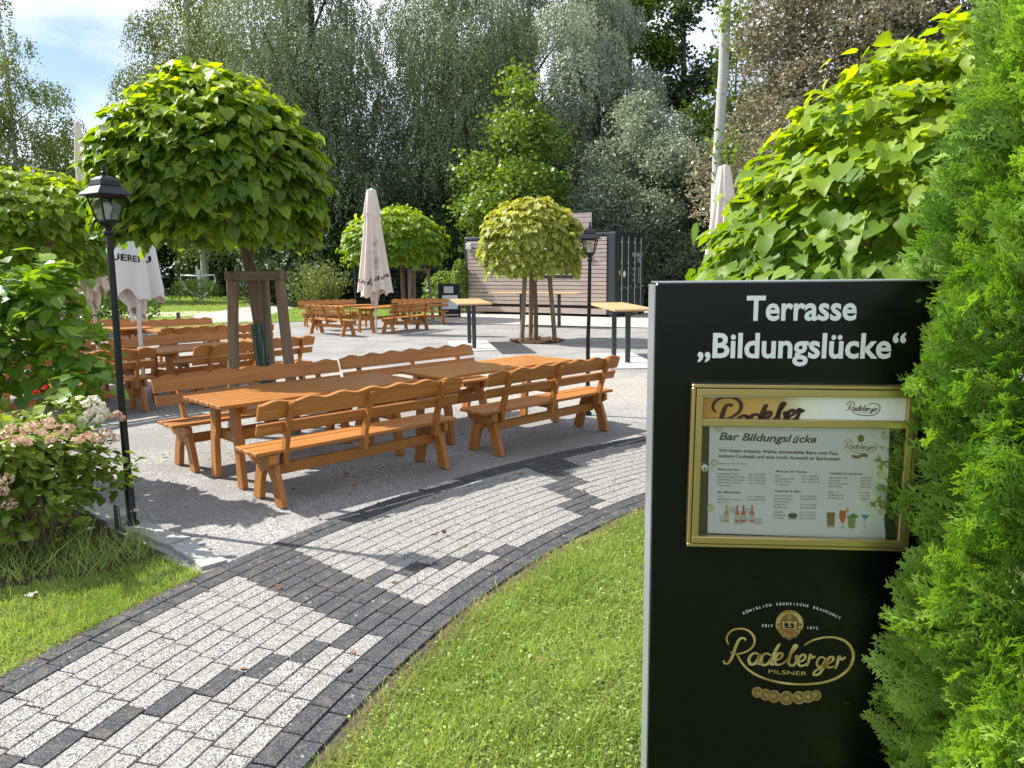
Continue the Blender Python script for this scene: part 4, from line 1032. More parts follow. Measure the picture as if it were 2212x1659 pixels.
wi = MB(); wi.box(((wx1-wx0)/2, -.0285, (wz1-wz0)/2), (wx1-wx0-.12, .004, wz1-wz0-.12)); t = NT('window_pane'); M_['wpane'] = t.done(t.pr((.03, .04, .045), .06, 0, .8)); wi.build('pane', M_['wpane'], wf)
# flood light and wall lamps
m_ = MB(); m_.box((.28, -.12, 2.60), (.26, .09, .24), None, .5, .02); m_.tube([(.28, -.09, 2.60), (.28, -.03, 2.60)], .03, 8); m_.build('floodlight', simple('lamp_grey', (.5, .5, .48), .5), CT_)
for x in (1.02, 5.35):
    m_ = MB(); m_.box((x, -.10, 2.28), (.09, .08, .24), None, .5, .01); m_.box((x, -.06, 2.36), (.13, .03, .10)); m_.lathe([(.07, .12), (.075, .13), (.02, .17)], (x, -.11, 2.28), 10); m_.build('wall_lamp', M_['black'], CT_)
# roof board
m_ = MB()
for k in range(4): m_.box((3.30, .25, CHt+.10+k*.185), (4.3, .03, .172), None, random.random(), .003)
rb_ = m_.build('roof_board', M_['clad'], CT_)
m_ = MB(); m_.box((3.30, .25, CHt+.80), (4.34, .07, .03)); 
for x in (1.2, 3.3, 5.42): m_.box((x, .29, CHt+.40), (.05, .045, .80)); m_.hull([(x-.02, .32, CHt+.75), (x+.02, .32, CHt+.75), (x+.02, .36, CHt+.75), (x-.02, .36, CHt+.75)], [(x-.02, .95, CHt+.03), (x+.02, .95, CHt+.03), (x+.02, .99, CHt+.03), (x-.02, .99, CHt+.03)])
m_.build('board_frame', M_['anth'], rb_)
m_ = MB(); m_.lathe([(.15, 0), (.15, .16), (.19, .17), (.19, .22), (.05, .25)], (CL-.35, .45, CHt+.02), 16); m_.build('roof_vent', M_['black'], CT_, True, 40)
# door end (faces +x)
for k in range(2):
    y0 = .16+k*(W_-.32)/2; y1 = y0+(W_-.32)/2-.012; dm = MB(); npan = 5
    dm.box((CL-.03, (y0+y1)/2, CHt/2+.05), (.03, y1-y0, CHt-.50))
    for j in range(3): dm.box((CL-.008, (y0+y1)/2, .60+j*.86), (.02, y1-y0-.10, .62), None, .5, .012)
    dr = dm.build('door', M_['cgreen'], CT_)
    for j in range(2):
        y = y0+.28+j*.52; rm_ = MB(); rm_.tube([(CL+.045, y, .22), (CL+.045, y, CHt-.13)], .017, 8)
        for z in (.30, 1.0, 1.9, CHt-.32): rm_.box((CL+.03, y, z), (.04, .09, .07))
        rm_.build('lock_rod', simple('galvanised_rod', (.42, .44, .40), .45, .4), dr)
        hm = MB(); hm.box((CL+.065, y+.10, 1.04+.02*j), (.02, .30, .035)); hm.box((CL+.07, y+.02, 1.06), (.03, .05, .12)); hm.box((CL+.07, y+.22, 1.04), (.03, .04, .10)); hm.build('handle', M_['steel'], dr)
def end_text(m, s, y, z, h, bold=.01, kx=.8):
    V_, F_ = text_raw(s, bold); k = h/CAP
    m.add([(CL+.006, y+x*k*kx, z+y_*k) for x, y_ in V_], F_)
m_ = MB(); yr = .16+(W_-.32)/2+.14
end_text(m_, 'PSXU', yr+.02, 2.12, .13); end_text(m_, '53629  5', yr+.40, 2.12, .13); end_text(m_, '22G1', yr+.44, 1.94, .13)
for j in range(3):
    end_text(m_, 'KG', yr+.52, 1.66-j*.2, .075); end_text(m_, 'LB', yr+.52, 1.57-j*.2, .075); end_text(m_, ('MAX.GR.', 'TARE', 'NET')[j], yr+.05, 1.64-j*.2, .06)
m_.build('white_marking', M_['film'], CT_)
m_ = MB(); m_.add([(CL+.008, .26, 1.62), (CL+.008, .40, 1.62), (CL+.008, .37, 1.40)], [(0, 1, 2)]); m_.build('yellow_sticker', simple('yellow', (.75, .45, .03), .5), CT_)
m_ = MB(); m_.add([(CL+.008, .72+.10*math.cos(a_), 1.5+.11*math.sin(a_)) for a_ in np.linspace(0, 6.2832, 20)[:-1]], [tuple(range(19))]); m_.build('round_sticker', M_['film'], CT_)

# chalkboard stand
BT = thing('chalkboard_stand', 'black sandwich board with a photo and a pale poster beside the container bar', 'sign board', (-2.22, 27.55, .01), rad(6))
m_ = MB(); frame_boxes(m_, -.40, .10, .40, 1.22, .06, -.02, .02); m_.box((-.37, 0, .05), (.05, .04, .10)); m_.box((.37, 0, .05), (.05, .04, .10))
bk = m_.v; m_.build('frame', M_['black'], BT).rotation_euler = (rad(-8), 0, 0)
m_ = MB(); m_.box((0, .004, .66), (.69, .015, 1.01)); o = m_.build('board', M_['ink'], BT); o.rotation_euler = (rad(-8), 0, 0)
m_ = MB(); frame_boxes(m_, -.40, .0, .40, 1.2, .06, -.02, .02); m_.box((0, 0, .6), (.68, .015, 1.05)); o = m_.build('rear_board', M_['black'], BT); o.location = (0, .38, 0); o.rotation_euler = (rad(8), 0, 0)
m_ = MB(); m_.box((-.02, -.006, 1.00), (.34, .004, .24)); o = m_.build('photo_print', simple('photo_print', (.55, .52, .48), .6, 0, .4, .5, 14), BT); o.rotation_euler = (rad(-8), 0, 0)
m_ = MB(); m_.box((.02, -.006, .55), (.56, .004, .50)); o = m_.build('poster', simple('poster', (.60, .64, .68), .6, 0, .4, .15, 9), BT); o.rotation_euler = (rad(-8), 0, 0)
# ------------------------------------------------------------------ kerb stones, bits
for i, (a_, b_, w, lb) in enumerate((((-1.76, 4.27), (-2.12, 4.63), .13, 'bright pale kerb stone touching the dark border of the curved path'), ((-2.14, 4.66), (-2.60, 5.00), .15, 'flat pale kerb stone next to the foot of the left lamp post'), ((-2.75, 5.16), (-3.3, 5.55), .19, 'shaded pale kerb stone under the pink hydrangea'))):
    A_ = Vector((*a_, 0)); B_ = Vector((*b_, 0)); n_ = (B_-A_).normalized(); p_ = Vector((-n_.y, n_.x, 0)); rr = random.Random(i); L1 = []
    for k in range(9): L1.append(A_.lerp(B_, k/8)+p_*(w/2+rr.uniform(-.015, .015)))
    for k in range(9): L1.append(B_.lerp(A_, k/8)-p_*(w/2+rr.uniform(-.015, .015)))
    m_ = MB(); m_.hull([(p.x, p.y, -.02) for p in L1], [(p.x, p.y, .012) for p in L1]); tag(m_.build('kerb_stone', M_['stone']), lb, 'kerb stone', 'rough kerb stones by the lamp post')
V, F, A = [], [], []
rng = np.random.default_rng(3)
n = 170; P = np.stack([rng.uniform(-3.4, 1.6, n), rng.uniform(3.0, 9.5, n), np.full(n, .012)], 1)
V, F, A = scatter(OV, OF, P, np.concatenate([rng.normal(size=(n, 2)), rng.uniform(-.1, .3, (n, 1))], 1), np.concatenate([rng.normal(0, .3, (n, 2)), np.ones((n, 1))], 1), rng.uniform(.02, .06, n), rng.random(n))
tag(np_mesh('leaf_litter', V, F, M_['litter'], None, {'var': A}), 'brown fallen leaves scattered on gravel and path', 'fallen leaves', None, 'stuff')
n = 110; a_ = rng.uniform(0, 6.28, n); q = rng.uniform(0, 1, n)**.5; P = np.stack([.62+.66*q*np.cos(a_), 18.35+.85*q*np.sin(a_), rng.uniform(.01, .04, n)], 1)
V, F, A = scatter(OV, OF, P, rng.normal(size=(n, 3))*[1, 1, .3], rng.normal(0, .5, (n, 3))+[0, 0, 1], rng.uniform(.05, .12, n), rng.random(n)); tag(np_mesh('bark_mulch', V, F, M_['litter'], None, {'var': A}), 'reddish bark mulch round the stakes of the small round tree', 'mulch', None, 'stuff')
# short dark post, vent pipe on the lawn
m_ = MB(); m_.box((0, 0, .16), (.10, .10, .32), None, .5, .01); o = m_.build('short_post', M_['anth']); g_ = G(386, 694); o.location = (g_.x, g_.y, 0); tag(o, 'short dark post at the lawn edge behind the farthest benches', 'post')
g_ = G(378, 636); m_ = MB(); m_.tube([(-.3, 0, 0), (-.3, 0, .35), (-.22, 0, .52), (0, 0, .62), (.22, 0, .52), (.3, 0, .36)], .16, 12); o = m_.build('vent_pipe', simple('pipe_grey', (.16, .20, .19), .7)); o.location = (g_.x, g_.y, 0); tag(o, 'curved grey green vent pipe standing on the distant lawn', 'pipe')
# fitness machines, far lawn
def pipes(name, label, cat, base, groups, grp='silver outdoor fitness machines'):
    T = thing(name, label, cat, base, 0, grp)
    for nm, segs, r in groups:
        m_ = MB()
        for s_ in segs: m_.tube(s_, r, 8)
        m_.build(nm, M_['fit'], T, True, 60)
M_['fit'] = simple('silver_tube', (.62, .63, .62), .35, .5, .5)
b = at(431, 640, 47); pipes('fitness_machine', 'silver elliptical trainer, the leftmost machine beyond the lawn', 'fitness machine', (b.x, 47, 0),
    [('post', [[(0, 0, 0), (0, 0, 1.5), (-.05, 0, 2.1)], [(.12, 0, 0), (.1, 0, 1.9)]], .09), ('handle', [[(-1.1, 0, 1.1), (-1.05, 0, 1.55), (0, 0, 1.5), (1.0, 0, 1.55), (1.05, 0, 1.1)]], .05), ('arm', [[(-1.0, 0, 1.2), (-.7, 0, .6), (-.1, 0, .3)], [(1.0, 0, 1.2), (.7, 0, .5), (.1, 0, .3)]], .06), ('pedal', [[(-.5, 0, .45), (.5, 0, .3)]], .08)])
b = at(548, 640, 48); pipes('pull_station', 'silver pull station with a row of upright bars, left of the staked round tree', 'fitness machine', (b.x, 48, 0),
    [('post', [[(0, 0, 0), (0, 0, 2.3)], [(-.55, 0, 0), (-.5, 0, 1.6), (-.6, 0, 2.2), (-.9, 0, 2.5)]], .09), ('bar', [[(.25, 0, .3), (.25, 0, 2.0)], [(.45, 0, .3), (.45, 0, 2.0)], [(.62, 0, 1.7), (.62, 0, 2.05), (.1, 0, 2.05)]], .055)])
b = at(512, 640, 50); pipes('twister_stand', 'thin silver stand with two poles, between the two left machines', 'fitness machine', (b.x, 50, 0), [('post', [[(0, 0, 0), (0, 0, 2.1)], [(-.6, 0, 0), (-.6, 0, 2.0)]], .05), ('foot', [[(-.7, 0, .1), (.1, 0, .1)]], .07)])
b = at(668, 640, 46); pipes('stepper_machine', 'silver stepper with curved rails right of the staked round tree', 'fitness machine', (b.x, 46, 0),
    [('post', [[(0, 0, 0), (0, 0, 1.9), (.1, 0, 2.2)], [(-.2, 0, .2), (-.2, 0, 1.8)]], .08), ('rail', [[(.3, 0, .3), (.35, 0, 1.4), (.25, 0, 2.0)], [(.85, 0, .3), (.9, 0, 1.2), (.75, 0, 2.05)]], .035), ('seat', [[(-1.4, 0, 1.25), (-.8, 0, 1.25), (-.2, 0, 1.2)]], .08)])
b = at(712, 640, 38); T = thing('info_board', 'white slanted information board behind the feathery light green bush', 'sign board', (b.x, 38, 0)); m_ = MB(); m_.box((0, 0, 1.55), (1.05, .06, .62), Matrix.Rotation(rad(-12), 3, 'X'), .5, .01); m_.build('panel', M_['white'], T); m_ = MB(); m_.tube([(0, .05, 0), (0, .05, 1.4)], .05, 8); m_.build('post', M_['fit'], T)
# ------------------------------------------------------------------ round trees
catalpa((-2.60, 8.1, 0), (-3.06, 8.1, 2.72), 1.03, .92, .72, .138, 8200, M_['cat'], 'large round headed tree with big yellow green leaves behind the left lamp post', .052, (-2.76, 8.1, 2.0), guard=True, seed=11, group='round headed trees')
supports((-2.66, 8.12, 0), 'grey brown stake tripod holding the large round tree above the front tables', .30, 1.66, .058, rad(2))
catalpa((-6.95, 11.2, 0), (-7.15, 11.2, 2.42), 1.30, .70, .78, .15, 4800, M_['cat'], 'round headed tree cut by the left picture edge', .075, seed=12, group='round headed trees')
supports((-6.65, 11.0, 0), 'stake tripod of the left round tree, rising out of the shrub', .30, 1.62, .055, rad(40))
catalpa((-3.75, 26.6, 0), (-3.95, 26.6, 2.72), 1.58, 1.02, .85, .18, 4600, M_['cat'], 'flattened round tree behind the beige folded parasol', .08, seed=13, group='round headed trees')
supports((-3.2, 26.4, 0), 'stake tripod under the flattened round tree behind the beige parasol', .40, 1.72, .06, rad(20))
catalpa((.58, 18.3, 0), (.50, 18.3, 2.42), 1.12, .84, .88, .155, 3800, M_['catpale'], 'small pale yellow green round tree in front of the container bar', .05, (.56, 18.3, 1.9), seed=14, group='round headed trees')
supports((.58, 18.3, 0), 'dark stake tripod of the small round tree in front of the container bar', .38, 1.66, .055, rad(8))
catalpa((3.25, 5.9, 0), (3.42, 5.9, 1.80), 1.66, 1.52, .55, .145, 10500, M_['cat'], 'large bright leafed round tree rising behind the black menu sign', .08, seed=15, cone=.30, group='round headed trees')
supports((3.25, 5.9, 0), 'stake tripod of the round tree behind the menu sign', .32, 1.6, .05, rad(10))

# ------------------------------------------------------------------ thuja column at the right
def thuja_spray(seed):
    r_ = random.Random(seed); V = []; F = []
    def seg(p, q, w0, w1, up=(0, 0, 1)):
        p, q = Vector(p), Vector(q); d = (q-p).normalized(); s_ = d.cross(Vector(up)).normalized(); o = len(V)
        V.extend([p-s_*w0, p+s_*w0, q+s_*w1, q-s_*w1]); F.append((o, o+1, o+2, o+3))
    z = lambda y: -.18*y*y
    N = 6
    for i in range(N): 
        y0, y1 = i/N, (i+1)/N; seg((0, y0, z(y0)), (0, y1, z(y1)), .032, .028)
    for i in range(1, N+1):
        for s_ in (-1, 1):
            y = (i-.3-.25*(s_ > 0))/N; L1 = .44*(1-.60*(y-.1))*r_.uniform(.8, 1.1); a_ = rad(r_.uniform(38, 52)); bz = z(y)
            ex, ey = s_*L1*math.sin(a_), y+L1*math.cos(a_); hz = r_.uniform(-.06, .08)
            seg((0, y, bz), (ex, ey, bz+hz), .028, .020)
            for j in (.35, .68):
                px, py = ex*j, y+(ey-y)*j
                for s2 in (-1, 1):
                    a2 = a_*s_+rad(38)*s2; l2 = .17*(1.1-j*.4)*r_.uniform(.8, 1.2); seg((px, py, bz+hz*j), (px+l2*math.sin(a2), py+l2*math.cos(a2), bz+hz*j+r_.uniform(-.04, .04)), .022, .016)
    return np.array([tuple(v) for v in V]), np.array(F)
TS = [thuja_spray(k) for k in range(4)]
rng = np.random.default_rng(21); random.seed(21)
def thuja(base, H, r0, nsp, label, seed, size=.095, face=None, lumps=True):
    T = thing('thuja_tree', label, 'conifer', base, 0, None); r_ = np.random.default_rng(seed)
    m_ = MB(); m_.tube([(0, 0, 0), (.02, 0, H*.5), (0, 0, H*.92)], [.07, .05, .012], 8); m_.build('trunk', M_['bark'], T, True)
    z = H*(1-r_.random(nsp)**.62)*.985; th = r_.uniform(0, 2*math.pi, nsp)
    prof = lambda z_: r0*np.clip(1-(z_/H)**1.7, 0, 1)**.8*(0.90+.10*np.clip(z_/.4, 0, 1))
    lump = 1+.13*np.sin(th*4+z*5.1+seed)*np.sin(z*7+th*2)+.11*np.sin(th*9-z*11+seed*2)+.07*np.sin(th*15+z*19)-.06
    dep = np.where(r_.random(nsp) < .72, r_.uniform(.93, 1.04, nsp), r_.uniform(.7, .95, nsp))
    r = prof(z)*lump*dep; o = np.stack([np.cos(th), np.sin(th), np.zeros(nsp)], 1)
    P = o*r[:, None]; P[:, 2] = z+.04
    tip = o*1.0+np.array([0, 0, 1])*r_.uniform(.1, 1.0, nsp)[:, None]+r_.normal(0, .30, (nsp, 3))
    tang = np.stack([-np.sin(th), np.cos(th), np.zeros(nsp)], 1)
    up = tang*r_.normal(0, 1, nsp)[:, None]+np.array([0, 0, 1])*r_.uniform(-.2, 1, nsp)[:, None]+r_.normal(0, .3, (nsp, 3))
    s = size*r_.uniform(.65, 1.25, nsp); P -= nrm(tip)*s[:, None]*.6
    if face is not None:      # keep the sprays that the terrace side can see, thin the far side
        f = (o[:, :2]@np.array(face)) > -.25; kk = f | (r_.random(nsp) < .35)
    else: kk = np.ones(nsp, bool)
    parts = []
    for k in range(4):
        sel = kk & (np.arange(nsp) % 4 == k); n_ = sel.sum(); var = np.clip(r_.random(n_)*.6+.25*np.sin(z[sel]*3+th[sel]*2)+.2, 0, 1)
        parts.append(scatter(TS[k][0], TS[k][1], P[sel], tip[sel], up[sel], s[sel], var))
    V, F, A = catF(parts); np_mesh('foliage', V, F, M_['thuja'], T, {'var': A})
thuja((1.345, 1.62, 0), 3.7, .462, 19000, 'tall bright green thuja filling the right edge in front of the menu sign', 4, .086, (-.75, -.66))

# ------------------------------------------------------------------ shrubs on the left
def shrub(name, label, base, C, Rr, n, leaf, mat, tmpl, stems=14, shell=.55, cat='shrub', seed=1, extra=None, flat=.3, group=None, stemr=.008):
    T = thing(name, label, cat, base, 0, group); r_ = np.random.default_rng(seed); random.seed(seed)
    o = nrm(r_.normal(size=(n, 3))); o[:, 2] = np.where(o[:, 2] < -.5, -o[:, 2], o[:, 2])
    dd = np.where(r_.random(n) < shell, r_.uniform(.85, 1.08, n), r_.uniform(.3, .9, n))*(1+.12*np.sin(o[:, 0]*6+seed)*np.cos(o[:, 1]*5+o[:, 2]*4))
    P = o*np.array(Rr)*dd[:, None]+np.array(C); ok = P[:, 2] > .03
    P, o = P[ok], o[ok]; n = len(P)
    h = o.copy(); h[:, 2] = 0; tip = nrm(h+1e-4)*.8+np.array([0, 0, -.15])+r_.normal(0, .5, (n, 3)); up = np.array([0, 0, 1.0])+o*.6+r_.normal(0, flat, (n, 3))
    s = leaf*r_.uniform(.55, 1.2, n); TV, TF = tmpl
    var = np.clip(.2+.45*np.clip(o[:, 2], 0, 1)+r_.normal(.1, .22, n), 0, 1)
    V, F, A = scatter(TV, TF, P, tip, up, s, var); np_mesh('foliage', V, F, mat, T, {'var': A})
    m_ = MB()
    for k in range(stems):
        a_ = random.uniform(0, 6.28); q = random.uniform(.2, .85); e = Vector((C[0]+math.cos(a_)*Rr[0]*q, C[1]+math.sin(a_)*Rr[1]*q, C[2]+Rr[2]*random.uniform(-.1, .75)))
        limb_mb(m_, (random.uniform(-.08, .08), random.uniform(-.08, .08), 0), e, stemr*1.6, stemr*.5, .5, 5, 5)
    m_.build('stem', M_['barkbrown'], T); return T
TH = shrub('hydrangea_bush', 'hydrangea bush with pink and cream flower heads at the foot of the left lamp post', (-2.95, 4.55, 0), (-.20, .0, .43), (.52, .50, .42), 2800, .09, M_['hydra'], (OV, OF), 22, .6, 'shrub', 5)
for i in range(5):
    pass
extra = [(-2.72, 4.72, .62, .20, 130), (-2.62, 4.86, .40, .17, 80), (-3.45, 4.3, .60, .33, 260), (-2.85, 4.75, .85, .14, 60)]
parts = []
r_ = np.random.default_rng(9)
for (x, y, z, R_, n) in extra:
    o = nrm(r_.normal(size=(n, 3))); P = o*R_*r_.uniform(.4, 1.05, (n, 1))+np.array([x+2.95, y-4.55, z]); tip = o*np.array([1, 1, .2])+r_.normal(0, .4, (n, 3)); up = np.array([0, 0, 1])+r_.normal(0, .4, (n, 3))
    parts.append(scatter(OV, OF, P, tip, up, .09*r_.uniform(.5, 1.1, n), np.clip(r_.normal(.4, .25, n), 0, 1)))
V, F, A = catF(parts); np_mesh('side_foliage', V, F, M_['hydra'], TH, {'var': A})
FV = np.array([(0, 0, 0), (.5, .1, .06), (.55, .5, .1), (.1, .55, .05), (-.1, .55, .05), (-.55, .5, .1), (-.5, .1, .06), (-.5, -.4, .1), (-.1, -.55, .05), (.1, -.55, .05), (.5, -.4, .1)]); FF = np.array([(0, 1, 2, 3), (0, 4, 5, 6), (0, 6, 7, 8), (0, 9, 10, 1)])
def panicle(T, c, r, h, n, mat, seed):
    r_ = np.random.default_rng(seed); o = nrm(r_.normal(size=(n, 3))); P = o*np.array([r, r, h])*r_.uniform(.7, 1.05, (n, 1))+np.array(c)-np.array(T.location)
    V, F, A = scatter(FV, FF, P, r_.normal(size=(n, 3)), o+r_.normal(0, .3, (n, 3)), .017*r_.uniform(.7, 1.2, n), r_.random(n)); np_mesh('flower_head', V, F, mat, T, {'var': A})
def fl(x, y, Y): return at(x, y, Y)
rf = random.Random(4)
FLW = [(x, y, 4.08+x/420, rf.uniform(.035, .055), 'pink') for x, y in ((8, 940), (22, 925), (38, 950), (55, 930), (72, 918), (90, 930), (102, 912), (118, 928), (134, 940), (148, 925), (170, 948), (190, 940), (208, 950), (60, 955), (110, 950), (228, 935), (242, 948), (12, 1035), (20, 1090), (5, 1060))]+[(x, y, 4.7, rf.uniform(.03, .045), 'cream') for x, y in ((186, 872), (200, 862), (214, 874), (204, 888), (225, 890), (192, 892), (214, 905), (180, 905))]+[(238, 898, 4.7, .03, 'pink'), (252, 893, 4.7, .025, 'pink'), (262, 903, 4.7, .025, 'pink')]
for i, (x, y, Y, r, mt) in enumerate(FLW):
    panicle(TH, fl(x, y, Y), r*.85, r*.6, 34, M_[mt], 40+i)
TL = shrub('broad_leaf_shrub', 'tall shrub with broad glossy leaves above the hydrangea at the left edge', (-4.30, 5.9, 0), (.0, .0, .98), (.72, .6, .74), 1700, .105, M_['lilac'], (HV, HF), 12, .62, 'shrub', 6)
parts = []; r_ = np.random.default_rng(19)
for (x, y, Y, R_, n) in ((110, 640, 5.8, .28, 120), (170, 760, 5.7, .25, 90), (40, 620, 5.9, .28, 90), (130, 590, 5.8, .12, 26), (185, 830, 5.5, .2, 60)):
    c = at(x, y, Y)-Vector((-4.30, 5.9, 0)); o = nrm(r_.normal(size=(n, 3))); P = o*R_*r_.uniform(.3, 1.05, (n, 1))+np.array(c); parts.append(scatter(HV, HF, P, o*[1, 1, .2]+r_.normal(0, .4, (n, 3))-[0, 0, .4], np.array([0, 0, 1])+o*.5+r_.normal(0, .4, (n, 3)), .13*r_.uniform(.6, 1.1, n), np.clip(r_.normal(.55, .25, n), 0, 1)))
V, F, A = catF(parts); np_mesh('shoot_foliage', V, F, M_['lilac'], TL, {'var': A})
for i, (x, y) in enumerate(((80, 848), (97, 838))):
    c = at(x, y, 5.2); r_ = np.random.default_rng(i); n = 14; o = nrm(r_.normal(size=(n, 3))); V, F, A = scatter(FV, FF, np.array(c)-np.array(TL.location)+o*.012, o, o+r_.normal(0, .5, (n, 3)), np.full(n, .018), r_.random(n)); np_mesh('flower', V, F, M_['red'], TL, {'var': A})
shrub('hanging_shrub', 'thin buddleia twigs with narrow leaves and a purple spike entering at the left edge', (-5.2, 6.2, 0), (-.1, 0, 1.75), (.42, .35, .45), 150, .12, M_['birchl'], (OV, OF), 8, .6, 'shrub', 7)
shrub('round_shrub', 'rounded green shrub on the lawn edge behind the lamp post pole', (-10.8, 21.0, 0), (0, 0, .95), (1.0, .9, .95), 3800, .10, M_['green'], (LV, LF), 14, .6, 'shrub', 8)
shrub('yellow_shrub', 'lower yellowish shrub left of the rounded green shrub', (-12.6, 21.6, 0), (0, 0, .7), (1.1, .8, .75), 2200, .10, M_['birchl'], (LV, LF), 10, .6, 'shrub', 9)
m_ = MB(); m_.box((0, 0, 1.1), (4.5, .3, 2.2)); o = m_.build('garden_wall', simple('wall_render', (.50, .50, .44), .9)); o.location = (-17.5, 27.5, 0); tag(o, 'pale rendered wall far behind the left tree stakes', 'wall')
# feathery willow bush
def feather(name, label, base, H, R_, nst, seed, mat, leaf=.11, per=90):
    T = thing(name, label, 'shrub', base); r_ = np.random.default_rng(seed); random.seed(seed); m_ = MB(); PP = []; TT = []
    for k in range(nst):
        a_ = random.uniform(0, 6.28); e = Vector((math.cos(a_)*R_*random.uniform(.2, 1), math.sin(a_)*R_*random.uniform(.2, 1), H*random.uniform(.55, 1.0))); b_ = Vector((random.uniform(-.3, .3), random.uniform(-.3, .3), 0))
        limb_mb(m_, b_, e, .02, .005, .4, 5, 5)
        q = r_.uniform(.3, 1.05, per); PP.append(np.array(b_)+(np.array(e)-np.array(b_))*q[:, None]+r_.normal(0, .10, (per, 3))*(.6+q[:, None])); TT.append(np.tile(np.array(e-b_), (per, 1))*.5+r_.normal(0, .8, (per, 3)))
    m_.build('stem', M_['barkbrown'], T); P = np.concatenate(PP); TTn = np.concatenate(TT); n = len(P)
    V, F, A = scatter(LV, LF, P, TTn, r_.normal(size=(n, 3))+[0, 0, .6], leaf*r_.uniform(.6, 1.2, n), r_.random(n), np.full(n, .42)); np_mesh('foliage', V, F, mat, T, {'var': A})
feather('willow_bush', 'feathery pale green willow bush on the lawn left of the beige parasol', (-7.3, 28.6, 0), 2.0, 1.55, 46, 4, M_['birchl'], .12, 120)
for i, (x, y, Y, h, w, lb) in enumerate(((560, 0, 44, 1.0, 1.3, 'low shrub in front of the fitness machines, left'), (430, 0, 44, 1.2, 1.4, 'low shrub in front of the elliptical trainer'), (1075, 0, 33.5, 1.5, 1.0, 'small bushy plant beside the left end of the container bar'), (950, 0, 40, 1.4, 1.4, 'small shrub on the lawn right of the flattened round tree'), (725, 0, 40, 1.6, 1.5, 'shrub behind the feathery willow bush'))):
    if i == 2: X = -2.6; Y = 31.5
    else: X = (x-1106)/FPX*Y
    shrub('low_shrub', lb, (X, Y, 0), (0, 0, h*.5), (w, w*.8, h*.6), 1500, .13, M_['birchl'] if i in (0, 4) else M_['green'], (LV, LF), 8, .6, 'shrub', 60+i, group='low shrubs on the far lawn')
# climbing plant on the container's left edge
shrub('climbing_plant', 'green climbing plant at the left edge of the container bar', (-1.95, 30.0, 0), (-.05, 0, 1.05), (.30, .3, 1.0), 900, .10, M_['green'], (LV, LF), 5, .6, 'plant', 77)
# dark fence between tree and container
FT = thing('mesh_fence', 'dark metal mesh fence left of the container bar', 'fence', (-4.6, 34.5, 0)); [(lambda q: (q.box((x, 0, 1.0), (.08, .08, 2.0)), q.build('post', M_['anth'], FT)))(MB()) for x in (-2.4, 0, 2.4)]; m_ = MB()
for k in range(10): m_.box((0, 0, .15+k*.2), (4.9, .012, .012))
for k in range(48): m_.box((-2.4+k*.102, .013, 1.0), (.010, .010, 1.9))
m_.build('mesh_panel', M_['anth'], FT)

# ------------------------------------------------------------------ forest and tall trees
ov = lambda a_, p: (lambda q: a_*math.sin(math.pi*min(1, max(.05, q))**p)**.8+.25)
def X_(px, Y): return (px-1106)/FPX*Y
def FTree(px, Y, *a, **k): return forest_tree(a[0], (X_(px, Y), Y, 0), *a[1:], **k)
FTree(75, 46, 'birch_tree', 1.0, 17.0, ov(4.8, .5), 24, 75000, .13, M_['birchl'], M_['birch'], 'loose birch standing alone against the sky at the left edge', weep=1.6, seed=31, trunk_r=.22, clump=12, inner=.3)
FTree(-60, 52, 'birch_tree', 1.0, 13.0, ov(4.0, .6), 14, 20000, .2, M_['birchl'], M_['birch'], 'birch cut by the left picture edge', weep=1.5, seed=32, trunk_r=.22)
FTree(450, 50, 'birch_tree', 3.0, 22.0, ov(4.2, .7), 24, 70000, .14, M_['birchl'], M_['birch'], 'tall olive birch right of the open sky, above the big round tree', weep=2.2, seed=33, trunk_r=.28, clump=13)
FTree(520, 56, 'birch_tree', 3.0, 25.0, ov(5.0, .7), 24, 60000, .15, M_['birchl'], M_['birch'], 'olive green birch between the first birch and the silvery willow', weep=2.2, seed=34, trunk_r=.28, clump=13)
FTree(700, 42, 'willow_tree', 2.0, 21.0, ov(5.4, .75), 34, 140000, .115, M_['willow'], M_['bark'], 'big silvery weeping willow right of the large round tree', weep=1.9, seed=35, trunk_r=.40, clump=18, inner=.2)
FTree(985, 44, 'willow_tree', 3.0, 21.5, ov(5.2, .8), 32, 120000, .115, M_['willow'], M_['bark'], 'tall grey green willow above the beige parasol', weep=1.8, seed=36, trunk_r=.40, clump=16, inner=.2)
FTree(1150, 50, 'willow_tree', 3.5, 24.0, ov(4.6, .8), 30, 80000, .14, M_['willow'], M_['bark'], 'willow with dark limbs near the middle of the picture', weep=2.0, seed=37, trunk_r=.36, clump=15)
FTree(1290, 42, 'willow_tree', 6.0, 20.0, ov(3.6, .7), 22, 60000, .12, M_['silver'], M_['bark'], 'light silvery willow crown high above the container roof', weep=1.4, seed=38, trunk_r=.3, clump=14)
FTree(1125, 36, 'alder_tree', 1.0, 10.0, ov(2.8, .62), 20, 26000, .16, M_['green'], M_['bark'], 'smaller fresh green tree above the small round tree', seed=39, trunk_r=.14, clump=12, asp=.6)
FTree(1385, 36, 'silver_willow', .6, 9.6, ov(3.5, .62), 26, 80000, .11, M_['silver'], M_['bark'], 'bushy silver leafed willow right behind the dark container', seed=40, trunk_r=.2, clump=12, asp=.5)
FTree(1350, 50, 'poplar_tree', 8, 25.0, ov(2.6, .8), 14, 26000, .2, M_['green'], M_['bark'], 'tall leafy poplar rising above the silver willow', seed=41, trunk_r=.35, clump=12, asp=.7)
FTree(1470, 48, 'poplar_tree', 4, 24.0, ov(2.2, .8), 12, 13000, .2, M_['dark'], M_['bark'], 'dark thin poplar left of the white birch trunk', seed=42, trunk_r=.35, clump=12, asp=.7)
